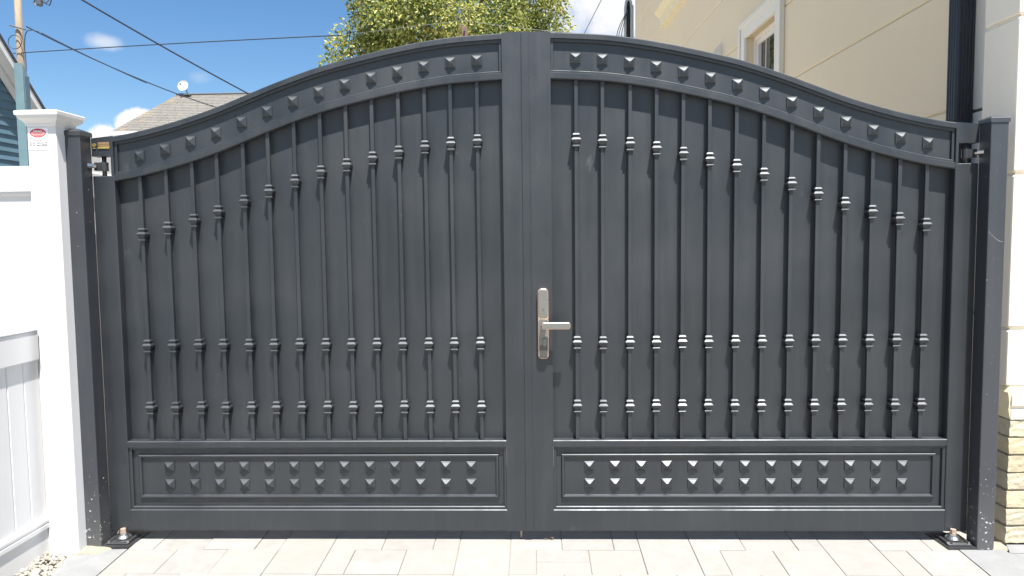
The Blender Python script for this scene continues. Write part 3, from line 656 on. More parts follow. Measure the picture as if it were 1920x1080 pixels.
# ------------------------------------------------------------------ white vinyl fence
def white_fence():
    p = thing('fence_post', 'white vinyl fence post with flat cap and maker sticker', 'post', (-1.955, -.066, gz(-.066)))
    off = (1.955, .066, -gz(-.066))
    bm = new(); box(bm, -2.0145, -1.8955, -.125, -.0075, -.06, 1.785, .004, 2); obj('shaft', bm, VINYL, p, False, off)
    bm = new()
    prof = [(1.772, .0015), (1.776, .004), (1.782, .0045), (1.790, .010), (1.800, .022), (1.806, .0235), (1.812, .0250), (1.8125, .0290), (1.826, .0300), (1.829, .028), (1.834, .010)]
    cx, cy, hx, hy = -1.955, -.0662, .0595, .0588
    rings = [[bm.verts.new((cx + sx * (hx + q), cy + sy * (hy + q), z)) for sx, sy in ((-1, -1), (1, -1), (1, 1), (-1, 1))] for z, q in prof]
    for a, b in zip(rings, rings[1:]):
        for k in range(4): bm.faces.new((a[k], a[(k + 1) % 4], b[(k + 1) % 4], b[k]))
    bm.faces.new(rings[-1]); bm.faces.new(rings[0][::-1])
    obj('post_cap', bm, VINYL, p, False, off)
    # sticker
    bm = new(); box(bm, -2.0105, -1.9275, -.1262, -.12535, 1.676, 1.764, .0)
    st = obj('sticker', bm, STICK, p, False, off); st['label'] = 'white sticker with a red oval and two phone numbers'
    def S(name, bm, m): return obj(name, bm, m, st, False)
    bm = new(); n = 28
    def oval(rx, rz, y, cz=1.7435, cx=-1.9685): return [bm.verts.new((cx + rx * math.cos(2 * math.pi * k / n), y, cz + rz * math.sin(2 * math.pi * k / n))) for k in range(n)]
    a, b = oval(.0330, .0175, -.12665), oval(.0285, .0138, -.12665)
    for k in range(n): bm.faces.new((a[k], a[(k + 1) % n], b[(k + 1) % n], b[k]))
    S('oval_ring', bm, RED)
    bm = new(); v = oval(.0285, .0138, -.1265); bm.faces.new(v); S('oval_field', bm, REDL)
    bm = new()
    pts = [(-1.9685 + .0285 * math.cos(R(t)), 1.7435 + .0138 * math.sin(R(t))) for t in range(20, 161, 10)]
    v = [bm.verts.new((x, -.12675, z)) for x, z in pts]; bm.faces.new(v); S('oval_band', bm, RED)
    bm = new(); rr = random.Random(4)
    for k in range(6):
        x = -1.9868 + k * .0062; box(bm, x, x + .0040, -.1271, -.1269, 1.7478, 1.7535)
    S('white_marks', bm, STICK)
    bm = new()
    for x0, x1, z, h in ((-1.990, -1.947, 1.7408, .0036), (-1.983, -1.954, 1.7342, .0028)):
        x = x0
        while x < x1:
            w = rr.uniform(.0018, .0034); box(bm, x, x + w, -.1271, -.1269, z - h / 2, z + h / 2); x += w + .0012
    S('dark_marks', bm, RED)
    def T(s, size, z, m, w): text_obj('lettering', s, size, m, st, (-1.9690, -.1268, z), width=w)
    T('FENCES, RAILINGS', .0078, 1.7215, INKL, .066); T('& DECKS', .0068, 1.7140, INKL, .036)
    T('(516) 644-0193', .0100, 1.7040, INK, .072); T('(516) 644-0000', .0100, 1.6945, INK, .072)

    # tall panel running away to the left, facing the street
    f = thing('privacy_fence', 'tall white vinyl privacy panel left of the white post, below the blue house', 'fence', (-2.1, -.066, 0))
    fo = (2.1, .066, 0)
    bm = new(); box(bm, -4.4, -2.0155, -.0885, -.0435, 1.497, 1.6165, .005, 2); rail = obj('top_rail', bm, VINYL, f, False, fo)
    bm = new(); box(bm, -4.4, -2.0157, -.0945, -.0890, 1.512, 1.520, .002); obj('rail_bead', bm, VINYL, rail)
    bm = new(); box(bm, -4.4, -2.0155, -.0885, -.0435, -.10, .15, .005, 2); obj('bottom_rail', bm, VINYL, f, False, fo)
    for k in range(9):
        x1 = -2.0165 - k * .262
        bm = new(); box(bm, x1 - .2605, x1, -.078, -.054, .14, 1.505, .0025); obj('board', bm, VINYL, f, False, fo)
    bm = new(); box(bm, -4.52, -4.40, -.125, -.006, -.1, 1.785, .004, 2); obj('end_post', bm, VINYL, f, False, fo)

    # the same fence carried on behind the gate along the left of the yard
    f = thing('privacy_fence', 'tall white vinyl fence behind the gate along the left of the yard', 'fence', (-2.03, 6.0, 0))
    fo = (2.03, -6.0, 0)
    bm = new(); box(bm, -2.0, -1.955, .02, 12.2, 1.497, 1.6165, .005, 2); obj('top_rail', bm, VINYL, f, False, fo)
    bm = new(); box(bm, -2.0, -1.955, .02, 12.2, .03, .15, .005, 2); obj('bottom_rail', bm, VINYL, f, False, fo)
    for k in range(46):
        y1 = .02 + k * .265
        bm = new(); box(bm, -1.99, -1.965, y1, y1 + .2625, .14, 1.70, .0025); obj('board', bm, VINYL, f, False, fo)
    # lower fence coming towards the street from the white post
    f = thing('picket_fence', 'low white board fence running from the white post towards the viewer', 'fence', (-2.05, -1.0, gz(-1.0)))
    def F(name, bm): return obj(name, bm, VINYL, f, False, (2.05, 1.0, -gz(-1.0)))
    X = -2.045; y0, y1 = -.0895, -2.4
    bm = new(); box(bm, X - .045, X + .0035, y1, -.0896, .815, .938, .004, 2); F('top_rail', bm)
    bm = new(); box(bm, X - .048, X + .0065, y1, -.0896, .9382, .9465, .002); F('rail_cap', bm)
    k = 0; y = -.0790
    while y > y1:
        bm = new(); box(bm, X - .034, X - .010, y - .0905, y, .10, .820, .0035); F('board', bm); y -= .0925
    bm = new(); prism(bm, [(X - .045, .10), (X - .045, .135), (X + .004, .135), (X + .004, .124), (X + .0005, .1215), (X + .0005, .117), (X + .004, .1145), (X + .004, .098)], 'y', -.0896, y1); F('bottom_rail', bm)
    bm = new(); box(bm, X - .036, X - .0035, y1, -.0896, -.16, .0975, .001); F('kick_board', bm)
    bm = new(); box(bm, -2.10, -1.98, y1 - .12, y1 - .001, -.25, 1.05, .004, 2); F('end_post', bm)
white_fence()

# ------------------------------------------------------------------ cream house on the right
def cream_house():
    h = thing('stucco_house', 'beige stucco house with cream quoins and a split brick base', 'house', (2.03, .3, 0), (0, 0, R(1.72)))
    H0 = Matrix.Translation((2.03, .3, 0))
    def P(name, bm, m, smooth=False, parent=None): return obj(name, bm, m, parent or h, smooth, (0, 0, 0) if parent else (-2.03, -.3, 0))
    XW = 2.03
    # core behind the panels, window openings are niches in front of it
    bm = new(); box(bm, XW + .16, 9, .32, 9.3, 0, 7.2); box(bm, 2.5, 9, .02, .318, 0, 7.2); P('core', bm, GROOVE)
    W1 = (2.80, 3.53, 1.75, 3.045); W2 = (5.60, 6.80, 4.35, 6.0)
    grooves = [0.0, .72, 1.302, 1.885, 2.463, 3.045, 3.625, 4.208, 4.79, 5.37, 5.95, 6.53, 7.2]
    def panel(y0, y1, z0, z1):
        if y1 - y0 < .01 or z1 - z0 < .01: return
        bm = new(); c = .006
        box(bm, XW, XW + .16, y0, y1, z0, z1, .0)
        bmesh.ops.bevel(bm, geom=[e for e in bm.edges if all(abs(v.co.x - XW) < 1e-6 for v in e.verts) and abs(e.verts[0].co.z - e.verts[1].co.z) < 1e-6], offset=c, segments=1, affect='EDGES')
        P('wall_panel', bm, STUCCO)
    g = .004
    for z0, z1 in zip(grooves, grooves[1:]):
        segs = [(.43, 9.3)]
        for wy0, wy1, wz0, wz1 in (W1, W2):
            if wz0 < z1 - .02 and wz1 > z0 + .02:
                nx = []
                for a, b in segs:
                    if b <= wy0 or a >= wy1: nx.append((a, b)); continue
                    nx += [(a, wy0), (wy1, b)]
                    if wz0 > z0 + g: panel(wy0, wy1, z0 + g, wz0)
                    if wz1 < z1 - g: panel(wy0, wy1, wz1, z1 - g)
                segs = nx
        for a, b in segs: panel(a, b, z0 + g, z1 - g)
    bm = new(); box(bm, XW + .008, XW + .15, .432, 9.29, 0.01, .02)
    P('wall_foot', bm, GROOVE)
    for z in grooves[1:-1]:
        bm = new()
        segs = [(.43, 9.3)]
        for wy0, wy1, wz0, wz1 in (W1, W2):
            if wz0 < z < wz1: segs = [q for a, b in segs for q in ((a, wy0), (wy1, b))]
        for a, b in segs: box(bm, XW + .0062, XW + .06, a, b, z - g + .0002, z + g - .0002)
        P('groove_strip', bm, GROOVE)
    # window: trim, sash, pane, blind, sill
    def window(W, sillmat, keymul):
        y0, y1, z0, z1 = W
        bm = new(); t = .140
        for a, b, c, d in ((y0 - t, y0, z0, z1 + t), (y1, y1 + t, z0, z1 + t), (y0, y1, z1, z1 + t)):
            box(bm, XW - .030, XW - .0005, a + .0002, b - .0002, c, d, .004)
        for a, b, c, d in ((y0 - t - .002, y0 - t + .045, z0, z1 + t + .002), (y1 + t - .045, y1 + t + .002, z0, z1 + t + .002), (y0 - t + .0455, y1 + t - .0455, z1 + t - .045, z1 + t + .002)):
            box(bm, XW - .042, XW - .0302, a, b, c, d, .004)
        w = P('window', bm, TRIM)
        bm = new()
        for a, b, c, d in ((y0, y0 + .03, z0, z1), (y1 - .03, y1, z0, z1), (y0 + .03, y1 - .03, z1 - .035, z1)): box(bm, XW + .055, XW + .10, a, b, c, d, .004)
        for a, b, c, d in ((y0 + .0302, y0 + .065, z0, z1 - .0352), (y1 - .065, y1 - .0302, z0, z1 - .0352), (y0 + .0652, y1 - .0652, z1 - .075, z1 - .0352)): box(bm, XW + .070, XW + .095, a, b, c, d, .003)
        P('sash', bm, PVCW, parent=w)
        bm = new(); box(bm, XW + .0855, XW + .0900, y0 + .06, y1 - .06, z0, z1 - .07); P('pane', bm, GLASS, parent=w)
        bm = new(); box(bm, XW + .0800, XW + .0850, y1 - .125, y1 - .0655, z0, z1 - .0755); P('blind', bm, CURT, parent=w)
        bm = new(); box(bm, XW + .0810, XW + .0850, y1 - .24, y1 - .228, z0, z1 - .0755); P('muntin', bm, PVCW, parent=w)
        bm = new(); prism(bm, [(XW - .14, z0 - .03), (XW - .14, z0 - .005), (XW - .0005, z0 - .0005), (XW - .0005, z0 - .22), (XW - .045, z0 - .22), (XW - .075, z0 - .09)], 'y', y0 - t - .06, y1 + t + .06)
        P('sill', bm, sillmat, parent=w)
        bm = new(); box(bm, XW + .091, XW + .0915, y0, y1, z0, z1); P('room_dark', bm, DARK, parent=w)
    window(W1, SILL, 1); window(W2, SILL, 1)
    # plain pilaster strip behind the quoins, two blocks with a joint
    for z0, z1 in ((0, .93), (.94, 1.842), (1.854, 3.2), (3.212, 4.5), (4.512, 7.2)):
        bm = new(); box(bm, XW - .004, XW + .158, .215, .4295, z0, z1, .003); P('pilaster_block', bm, QUOIN)
    # quoins
    for z0, z1 in ((.664, .896), (.908, 1.530), (1.542, 2.158), (2.170, 2.790), (2.802, 3.42), (3.432, 4.05), (4.062, 4.68), (4.692, 5.31), (5.322, 7.2)):
        bm = new(); box(bm, 1.962, 2.62, -.002, .212, z0, z1, .007, 2); P('quoin', bm, QUOIN)
    bm = new(); box(bm, 1.974, 2.60, .008, .206, .6, 7.19); P('quoin_core', bm, QUOIN)
    for z0, z1 in zip(grooves, grooves[1:]):
        bm = new(); box(bm, 2.64, 9, -.0, .018, z0 + g, z1 - g, .003); P('wall_panel', bm, STUCCO)
    # stone ledge on the bricks
    bm = new(); prism(bm, [(-.018, .528), (-.020, .566), (-.012, .572), (-.012, .582), (-.024, .588), (-.024, .622), (-.008, .650), (-.002, .660), (.205, .660), (.205, .528)], 'x', 1.974, 3.2); P('stone_ledge', bm, QUOIN)
    bm = new(); prism(bm, [(1.9735, .528), (1.966, .566), (1.968, .60), (1.962, .640), (1.9735, .660)], 'y', -.016, .212); P('stone_ledge', bm, SILL)
    # split-face bricks
    def brick_mesh(w, d, hgt, seed):
        b = new(); bmesh.ops.create_grid(b, x_segments=1, y_segments=1, size=.5); b.clear()
        nx, nz, ny = max(3, int(w / .03)), 3, max(2, int(d / .03))
        box(b, 0, w, 0, d, 0, hgt)
        bmesh.ops.subdivide_edges(b, edges=list(b.edges), cuts=3, use_grid_fill=True)
        for v in b.verts:
            nrm = mnoise.noise_vector(v.co * 45 + Vector((seed * 7.7, seed * 3.1, 0)))
            onf = v.co.y < 1e-5 or v.co.x < 1e-5
            v.co += nrm * (.0042 if onf else .0012)
        return mesh('brick', b, BRICK)
    fm = [brick_mesh(.198, .09, .0655, k) for k in range(4)]; hm = [brick_mesh(.094, .09, .0655, 9 + k) for k in range(3)]
    sm = [brick_mesh(.012 + .09, .196, .0655, 20 + k) for k in range(3)]
    ch = .528 / 7; rb = random.Random(8)
    for c in range(7):
        z = c * ch + .005
        x = 1.973 + rb.uniform(-.0015, .0015)
        row = [fm, fm, fm, fm] if c % 2 else [hm, fm, fm, fm]
        for q, mset in enumerate(row):
            put('brick', rb.choice(mset), h, (x - 2.03, -.014 - .3 + rb.uniform(-.002, .002), z), (0, 0, rb.uniform(-.006, .006)))
            x += .105 if mset is hm else .209
        put('brick', rb.choice(sm), h, (1.973 - 2.03, .082 - .3, z), (0, 0, rb.uniform(-.006, .006)))
    bm = new(); box(bm, 1.9785, 3.2, -.0075, .215, -.05, .527); P('brick_core', bm, MORTAR)
    # downspout
    bm = new(); pts = []
    x0, x1, y0, y1 = 1.948, 2.026, .372, .442
    def flute(ax, ay, bx, by, nxn, nyn, n=4):
        for k in range(n):
            for t, dep in ((k + .08, 0), (k + .3, .0045), (k + .7, .0045), (k + .92, 0)):
                f = t / n; pts.append((ax + (bx - ax) * f + nxn * dep, ay + (by - ay) * f + nyn * dep))
    flute(x1, y0, x0, y0, 0, -1, 5); flute(x0, y0, x0, y1, -1, 0, 4); pts.append((x0, y1)); pts.append((x1, y1))
    prism(bm, pts, 'z', .05, 6.9); P('downspout', bm, SPOUT)
    bm = new(); box(bm, XW - .003, XW - .0005, .36, .372, 1.835, 1.847); P('spout_strap', bm, DGREY)
    # small wall vent hood far along the side wall
    bm = new(); prism(bm, [(XW - .13, 3.00), (XW - .13, 3.03), (XW - .0005, 3.22), (XW - .0005, 2.90), (XW - .02, 2.90)], 'y', 4.30, 4.44); P('vent_hood', bm, PVCW)
    # low roof
    bm = new(); box(bm, 1.6, 9.3, -.35, 9.7, 7.202, 7.36, .01); P('roof_slab', bm, WHITEP)
cream_house()

def service_mast():
    p = thing('service_mast', 'black service pipe with pale strap and looped cables at the far house corner', 'pipe', (1.70, 9.75, 0))
    bm = new(); cyl(bm, (0, 0, 0), (0, 0, 6.6), .040, seg=14); obj('pipe', bm, SPOUT, p, True)
    bm = new()
    for sx in (-.055, .055):
        tube(bm, [(sx, -.06, 3.6), (sx, -.06, 5.25), (sx * .7, -.06, 5.36), (0, -.06, 5.40)], .022, 8)
    tube(bm, [(.07, -.03, 3.6), (.07, -.03, 5.3)], .022, 8)
    obj('pale_strap', bm, LGREY, p, True)
    bm = new()
    for k, (dx, zt) in enumerate(((-.16, 5.1), (-.12, 5.0), (-.08, 5.15))):
        pts = [(-.02, -.07, 5.20)]
        for t in range(1, 12):
            a = t / 12; pts.append((-.02 + dx * math.sin(math.pi * a) * (1.2 + .2 * k), -.08 - .02 * k, 5.20 - a * (1.0 + .15 * k)))
        pts.append((.0, -.07, 4.1 - .1 * k)); tube(bm, pts, .007, 5)
    obj('cable_loop', bm, DGREY, p)
service_mast()

# ------------------------------------------------------------------ blue house on the left
def blue_house():
    h = thing('blue_house', 'blue grey sided house with white gable trim behind the white fence', 'house', (-6.05, 4.0, 0))
    off = (5.9, -4.0, 0)
    X = -5.9
    def rake(y): return 3.638 - 1.034 * (y - 4.967)           # upper edge of the gable roof
    yr = 3.2                                                  # ridge
    zr = rake(yr)
    yf = 2 * yr - 6.1
    bm = new(); prism(bm, [(yf, 0), (6.1, 0), (6.1, rake(6.1) - .30), (yr, zr - .30), (yf, rake(6.1) - .30)], 'x', X - 6, X - .03); obj('wall', bm, BLUED, h, False, off)
    e = .098; z = .12
    def gz_at(z): return (4.967 + (3.638 - .27 - z) / 1.034)
    while z < zr - .35:
        y1 = min(6.1, gz_at(z)); y1b = min(6.1, gz_at(z + e)); y0 = max(yf, 2 * yr - gz_at(z)); y0b = max(yf, 2 * yr - gz_at(z + e))
        bm = new()
        q = [(X + .002, y0, z), (X + .002, y1, z), (X - .016, y1b, z + e + .006), (X - .016, y0b, z + e + .006)]
        a = [bm.verts.new(p) for p in q]; b = [bm.verts.new((p[0] - .010, p[1], p[2])) for p in q]
        bm.faces.new(a); bm.faces.new(b[::-1])
        for k in range(4): bm.faces.new((a[k], a[(k + 1) % 4], b[(k + 1) % 4], b[k]))
        obj('siding_board', bm, SIDING, h, False, off); z += e
    # roof planes, white rake boards and soffit on both slopes
    for sgn in (1, -1):
        def m(y): return y if sgn > 0 else 2 * yr - y
        ye = 6.45
        bm = new(); prism(bm, [(m(yr), zr), (m(ye), rake(ye)), (m(ye), rake(ye) - .045), (m(yr), zr - .045)], 'x', X - 6.2, X + .16); obj('roof', bm, ROOFD, h, False, off)
        bm = new(); prism(bm, [(m(yr), zr - .048), (m(ye), rake(ye) - .048), (m(ye), rake(ye) - .15), (m(yr), zr - .15)], 'x', X + .125, X + .15); obj('rake_board', bm, WHITEP, h, False, off)
        bm = new(); prism(bm, [(m(yr), zr - .12), (m(ye), rake(ye) - .12), (m(ye), rake(ye) - .135), (m(yr), zr - .135)], 'x', X - .05, X + .1245); obj('soffit', bm, WHITEP, h, False, off)
        bm = new(); prism(bm, [(m(yr), zr - .152), (m(ye - .3), rake(ye - .3) - .152), (m(ye - .3), rake(ye - .3) - .275), (m(yr), zr - .275)], 'x', X + .003, X + .024); obj('frieze_board', bm, WHITEP, h, False, off)
    p = thing('square_post', 'blue grey square post with slanted top against the blue house', 'post', (-5.70, 5.05, 0))
    bm = new(); x0, x1, y0, y1 = -.10, .0, -.04, .04
    v = [bm.verts.new(q) for q in ((x0, y0, 0), (x1, y0, 0), (x1, y1, 0), (x0, y1, 0), (x0, y0, 3.335), (x1, y0, 3.335), (x1, y1, 3.235), (x0, y1, 3.235))]
    for q in ((0, 1, 5, 4), (1, 2, 6, 5), (2, 3, 7, 6), (3, 0, 4, 7), (4, 5, 6, 7)): bm.faces.new([v[i] for i in q])
    bmesh.ops.bevel(bm, geom=list(bm.edges), offset=.004, segments=1, affect='EDGES')
    obj('shaft', bm, BLUEP, p)
    bm = new(); box(bm, .0005, .010, -.025, .055, 0, 3.20, .003); obj('shaded_side', bm, BLUED, p)  # darker sheet that paints in the post's shaded side face
blue_house()

# ------------------------------------------------------------------ far house, dish
def far_house():
    h = thing('hip_roof_house', 'far house with weathered grey shingle hip roof below the dish', 'house', (-12, 28, 0))
    off = (12, -28, 0)
    # eave corner (-16.0, 25, 5.70); ridge from (-15.4, 28, 7.68)
    E0, R0 = Vector((-17.15, 25.9, 5.83)), Vector((-15.40, 28.0, 7.68))
    xr = -6.0; yb = 30.1
    bm = new(); box(bm, E0.x + .35, xr + 1.4, E0.y + .4, yb - .4, 0, 5.72); obj('wall', bm, WHITEP, h, False, off)
    front = [E0, Vector((xr + 1.75, E0.y, E0.z)), Vector((xr, R0.y, R0.z)), R0]
    bm = new()
    f = [bm.verts.new(p - Vector((0, 0, .03))) for p in front]; bm.faces.new(f)
    bl = [Vector((E0.x, yb, E0.z)), Vector((xr + 1.75, yb, E0.z))]
    bv = [bm.verts.new(p - Vector((0, 0, .03))) for p in bl]
    bm.faces.new((f[0], f[3], bv[0])); bm.faces.new((f[1], f[2], bv[1])); bm.faces.new((bv[0], f[3], f[2], bv[1]))
    roof = obj('roof', bm, ROOFD, h, False, off)
    # shingle courses on the front plane, each course broken into tabs
    n = 22; rr = random.Random(12)
    up = (R0 - E0); 
    for i in range(n):
        t0, t1 = i / n, (i + 1.12) / n; t1 = min(t1, 1.0)
        zl0, zl1 = E0.z + (R0.z - E0.z) * t0, E0.z + (R0.z - E0.z) * t1
        y0, y1 = E0.y + (R0.y - E0.y) * t0, E0.y + (R0.y - E0.y) * t1
        xa0, xb0 = E0.x + (R0.x - E0.x) * t0, xr + 1.75 * (1 - t0)
        bm = new(); x = xa0; k = 0
        while x < xb0:
            w = rr.uniform(.22, .42); xe = min(x + w, xb0); lift = .018 + rr.uniform(0, .010)
            sh = (R0.x - E0.x) * (t1 - t0)
            xs1 = max(x, xa0 + sh); xe1 = max(xe, xa0 + sh + .001)
            q = [(x + .003, y0, zl0 + lift), (xe - .003, y0, zl0 + lift), (xe1 - .003, y1, zl1 + .003), (xs1 + .003, y1, zl1 + .003)]
            a = [bm.verts.new(p) for p in q]; b = [bm.verts.new((p[0], p[1] + .002, p[2] - .028)) for p in q]
            fc = [bm.faces.new(a), bm.faces.new((a[0], a[1], b[1], b[0]))]
            if (x - xa0) < .5 and rr.random() < .45: fc[0].material_index = 1
            x = xe
        obj('shingle_course', bm, [SHING, SHINGW], roof)
    bm = new(); tube(bm, [R0 + Vector((-.02, 0, .03)), Vector((xr, R0.y, R0.z + .03))], .05, 6); obj('ridge_cap', bm, DGREY, roof)
    bm = new(); box(bm, E0.x - .05, xr + 1.8, E0.y - .10, E0.y + .02, E0.z - .14, E0.z - .01, .01); obj('gutter', bm, WHITEP, h, False, off)
    d = thing('satellite_dish', 'pale satellite dish on the ridge of the far grey roof', 'dish', (-14.86, 27.9, 7.66))
    bm = new(); n = 20; rings = []
    ax = Vector((-.06, -.95, .22)).normalized(); u = Vector((1, 0, 0)); u = (u - ax * u.dot(ax)).normalized(); w = ax.cross(u); w = w if w.z > 0 else -w; c = Vector((-.17, -.05, .40))
    for q in (0.02, .08, .15, .21, .235):
        dep = .075 * (q / .235) ** 2
        rings.append([bm.verts.new(c + ax * (dep - .06) + (u * math.cos(2 * math.pi * k / n) + w * math.sin(2 * math.pi * k / n)) * q) for k in range(n)])
    for a, b in zip(rings, rings[1:]):
        for k in range(n): bm.faces.new((a[k], a[(k + 1) % n], b[(k + 1) % n], b[k]))
    bm.faces.new(rings[0])
    obj('reflector', bm, DISHW, d, True)
    bm = new(); tube(bm, [(0, 0, 0), (-.06, .02, .18), (-.16, .0, .34)], .022, 8); obj('mast', bm, DGREY, d, True)
    bm = new(); tube(bm, [c - w * .22 + u * .05, c + ax * .22 - w * .04], .012, 6); box(bm, *[v for k in range(3) for v in ((c + ax * .22 - w * .04)[k] - .03, (c + ax * .22 - w * .04)[k] + .03)]); obj('feed_arm', bm, DGREY, d)
    bm = new(); box(bm, -.16, .14, -.10, .04, -.01, .05, .01); obj('foot', bm, DGREY, d)
far_house()

# ------------------------------------------------------------------ pole and wires
def sag(p, q, s, n=18):
    p, q = Vector(p), Vector(q)
    return [p.lerp(q, i / n) - Vector((0, 0, s * 4 * (i / n) * (1 - i / n))) for i in range(n + 1)]
def wires():
    p = thing('utility_pole', 'tan wooden utility pole behind the blue house', 'pole', (-12.90, 15.0, 0))
    bm = new(); tube(bm, [(0, 0, -.1), (0, 0, 3), (.01, 0, 6), (.04, 0, 9.5)], [.115, .098, .086, .074], 16); obj('shaft', bm, POLEW, p, True)
    bm = new(); tube(bm, [(-.14, -.10, 6.78), (0, -.12, 6.74), (.14, -.10, 6.70)], .022, 6); cyl(bm, (.08, -.10, 6.72), (.26, -.12, 6.66), .018, seg=8); obj('pole_bracket', bm, DGREY, p)
    bm = new()
    n = 20; tube(bm, [(-.02 + .17 * math.cos(2 * math.pi * k / n), -.13, 6.36 + .17 * math.sin(2 * math.pi * k / n)) for k in range(n + 1)], .010, 5)
    tube(bm, [(.20, -.1, 6.30), (.235, -.1, 6.55), (.30, -.1, 6.64), (.44, -.1, 6.655), (.58, -.1, 6.61)], .012, 5)
    tube(bm, [(.215, -.1, 6.45), (.20, -.1, 6.2), (.215, -.1, 5.9), (.20, -.1, 5.3), (.16, -.1, 4.6)], .011, 5)
    obj('slack_cable', bm, WIRE, p)
    def wire(pts, r, label, m=WIRE):
        bm = new(); tube(bm, pts, r, 6)
        return tag(obj('overhead_wire', bm, m), label, 'wire', 'overhead wires')
    wire(sag((-7.4, 6.2, 5.45), (-4.2, 12.4, 3.50), .11), .0135, 'dark wire crossing the sky steeply down to the left gate leaf')
    wire(sag((-12.70, 15.0, 6.775), (-9.85, 20.6, 5.56), .16), .017, 'dark service wire from the tan pole down past the dish')
    wire(sag((-12.32, 15.0, 6.61), (-11.0, 17.45, 5.86), .03), .011, 'thin wire just below the service wire at the tan pole')
    wire(sag((-13.07, 15.0, 6.117), (-4.181, 13.0, 5.83), -.02), .012, 'long thin wire from behind the tan pole across to the tree')
    wire(sag((-4.181, 13.0, 5.83), (-1.27, 11.02, 5.50), .0, 6) + sag((-1.27, 11.02, 5.50), (1.9, 10.6, 5.02), .05)[1:], .0042, 'thin pale wire across the front of the tree crown', WIREL)
    wire(sag((1.62, 11.5, 6.4), (1.02, 13.4, 5.55), .02), .008, 'faint wire in the white cloud beside the beige house', WIREL)
    w = thing('splice_clamp', 'grey wire clamp with looped cables hanging at the top left', 'clamp', (-8.19, 9.0, 5.30))
    bm = new(); box(bm, -.05, .03, -.05, .05, -.03, .16, .02); tube(bm, [(-.06, -.03, -.03), (-.09, -.03, .02), (-.05, -.03, .10)], .012, 6); obj('clamp_body', bm, DGREY, w)
    bm = new()
    tube(bm, [(.0, 0, .10), (.08, 0, .02), (.16, 0, -.02), (.19, 0, .05), (.20, 0, .3)], .010, 5); tube(bm, [(.0, 0, .12), (.06, 0, .08), (.10, 0, .02), (.15, 0, .06), (.13, 0, .3)], .008, 5)
    tube(bm, [(-.01, 0, .15), (.0, 0, .6)], .012, 5)
    obj('cable_loop', bm, WIRE, w)
    p = thing('wooden_post', 'brown weathered post top in front of the tree', 'post', (-1.265, 11.05, 0))
    bm = new(); box(bm, -.055, .055, -.055, .055, 0, 5.385, .008); obj('shaft', bm, BROWNW, p)
    bm = new(); cyl(bm, (0, -.05, 5.30), (0, -.09, 5.30), .02, seg=8); obj('insulator', bm, DGREY, p)
wires()

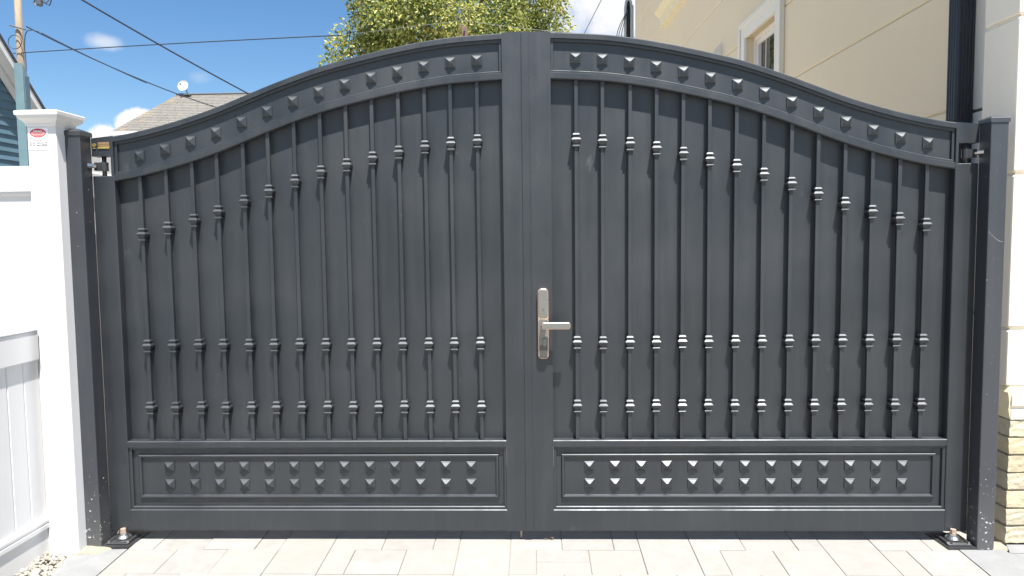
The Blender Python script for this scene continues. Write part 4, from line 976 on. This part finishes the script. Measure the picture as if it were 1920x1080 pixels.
# ------------------------------------------------------------------ tree
def tree(name, base, crown_c, rad, n_clump, n_leaf, label, seed, leaf=.085, extra=(), big=1.0):
    rr = random.Random(seed)
    t = thing(name, label, 'tree', base)
    bx, by, bz = base
    cc = Vector(crown_c) - Vector(base)
    trunk = new(); h0 = cc.z - rad[2] * .7
    tube(trunk, [(0, 0, -.1), (.04, 0, h0 * .4), (-.03, .05, h0 * .8), (0, 0, h0 + .4)], [.22, .17, .15, .12], 12)
    obj('trunk', trunk, BARK, t, True)
    clumps = []
    for i in range(n_clump):
        while True:
            v = Vector((rr.uniform(-1, 1), rr.uniform(-1, 1), rr.uniform(-1, 1)))
            if .30 < v.length < 1: break
        k = .62 + .38 * v.length
        v = v.normalized() * k if rr.random() < .75 else v
        c = cc + Vector((v.x * rad[0], v.y * rad[1], v.z * rad[2]))
        clumps.append((c, rr.uniform(.34, .74) * big))
    clumps += [(Vector(c) - Vector(base), r) for c, r in extra]
    limbs = new()
    for c, r in clumps[::2]:
        st = Vector((0, 0, h0 + rr.uniform(-.3, .4))); mid = st.lerp(c, .5) + Vector((rr.uniform(-.2, .2), rr.uniform(-.2, .2), rr.uniform(.05, .3)))
        tube(limbs, [st, st.lerp(mid, .6), mid, mid.lerp(c, .6), c], [.07, .05, .036, .022, .008], 6)
    obj('limb', limbs, BARK, t, True)
    verts, faces, mi = [], [], []
    for c, r in clumps:
        tone = rr.random()
        for _ in range(int(n_leaf * (r / .55) ** 2)):
            d = Vector((rr.gauss(0, 1), rr.gauss(0, 1), rr.gauss(0, 1))).normalized()
            p = c + d * r * (rr.random() ** .42) * Vector((1, 1, .8)).length / 1.62
            ax = (d * .6 + Vector((rr.gauss(0, .6), rr.gauss(0, .6), rr.gauss(-.35, .5)))).normalized()
            sd = ax.cross(Vector((rr.gauss(0, 1), rr.gauss(0, 1), rr.gauss(0, 1)))).normalized()
            nm = ax.cross(sd)
            L_ = leaf * rr.uniform(.65, 1.3); w = L_ * rr.uniform(.24, .34)
            b = len(verts)
            verts += [p, p + ax * L_ * .5 + sd * w + nm * .012, p + ax * L_ - nm * .01, p + ax * L_ * .5 - sd * w + nm * .012]
            faces.append((b, b + 1, b + 2, b + 3))
            q = rr.random()
            q += (tone - .5) * .55
            mi.append(3 if rr.random() < (.05 if tone > .9 else .008) else (0 if q < .30 else (1 if q < .68 else 2)))
    me = bpy.data.meshes.new('crown'); me.from_pydata([tuple(v) for v in verts], [], faces)
    for m in LEAVES: me.materials.append(m)
    me.polygons.foreach_set('material_index', mi); me.update()
    put('crown', me, t)
tree('broadleaf_tree', (-1.95, 14.6, 0), (-1.72, 14.6, 7.0), (2.30, 2.2, 2.3), 84, 470, 'leafy yellow green tree rising behind the middle of the gate', 21, .098,
     extra=[((-4.55, 14.2, 5.75), .42), ((-4.2, 14.0, 6.05), .5), ((-3.9, 14.3, 6.3), .5), ((-4.0, 14.4, 6.95), .40), ((-3.6, 14.0, 5.9), .55), ((-4.75, 14.3, 5.55), .3),
            ((-3.2, 13.8, 5.8), .5), ((-2.6, 13.6, 5.7), .5), ((-1.9, 13.4, 5.6), .5), ((-1.1, 13.4, 5.7), .5), ((-.3, 13.5, 5.8), .5), ((.25, 13.9, 6.1), .45)])
# unseen trees added across the street, to darken what the gate paint mirrors
for k, (x, y, h, rx, lab) in enumerate(((-13.0, -19.5, 5.2, 3.4, 'broad dark unseen tree added furthest left across the street'), (-5.5, -20.5, 4.6, 3.2, 'middle unseen tree added across the street facing the gate'),
                                        (1.5, -21.0, 5.0, 3.0, 'unseen tree added across the street straight opposite the gate handle'), (10.0, -20.0, 5.4, 3.3, 'unseen tree added furthest right across the street'))):
    tree('added_street_tree', (x, y, gz(-9)), (x, y, h), (rx, 2.4, h * .62), 60, 70, lab, 40 + k, .26)
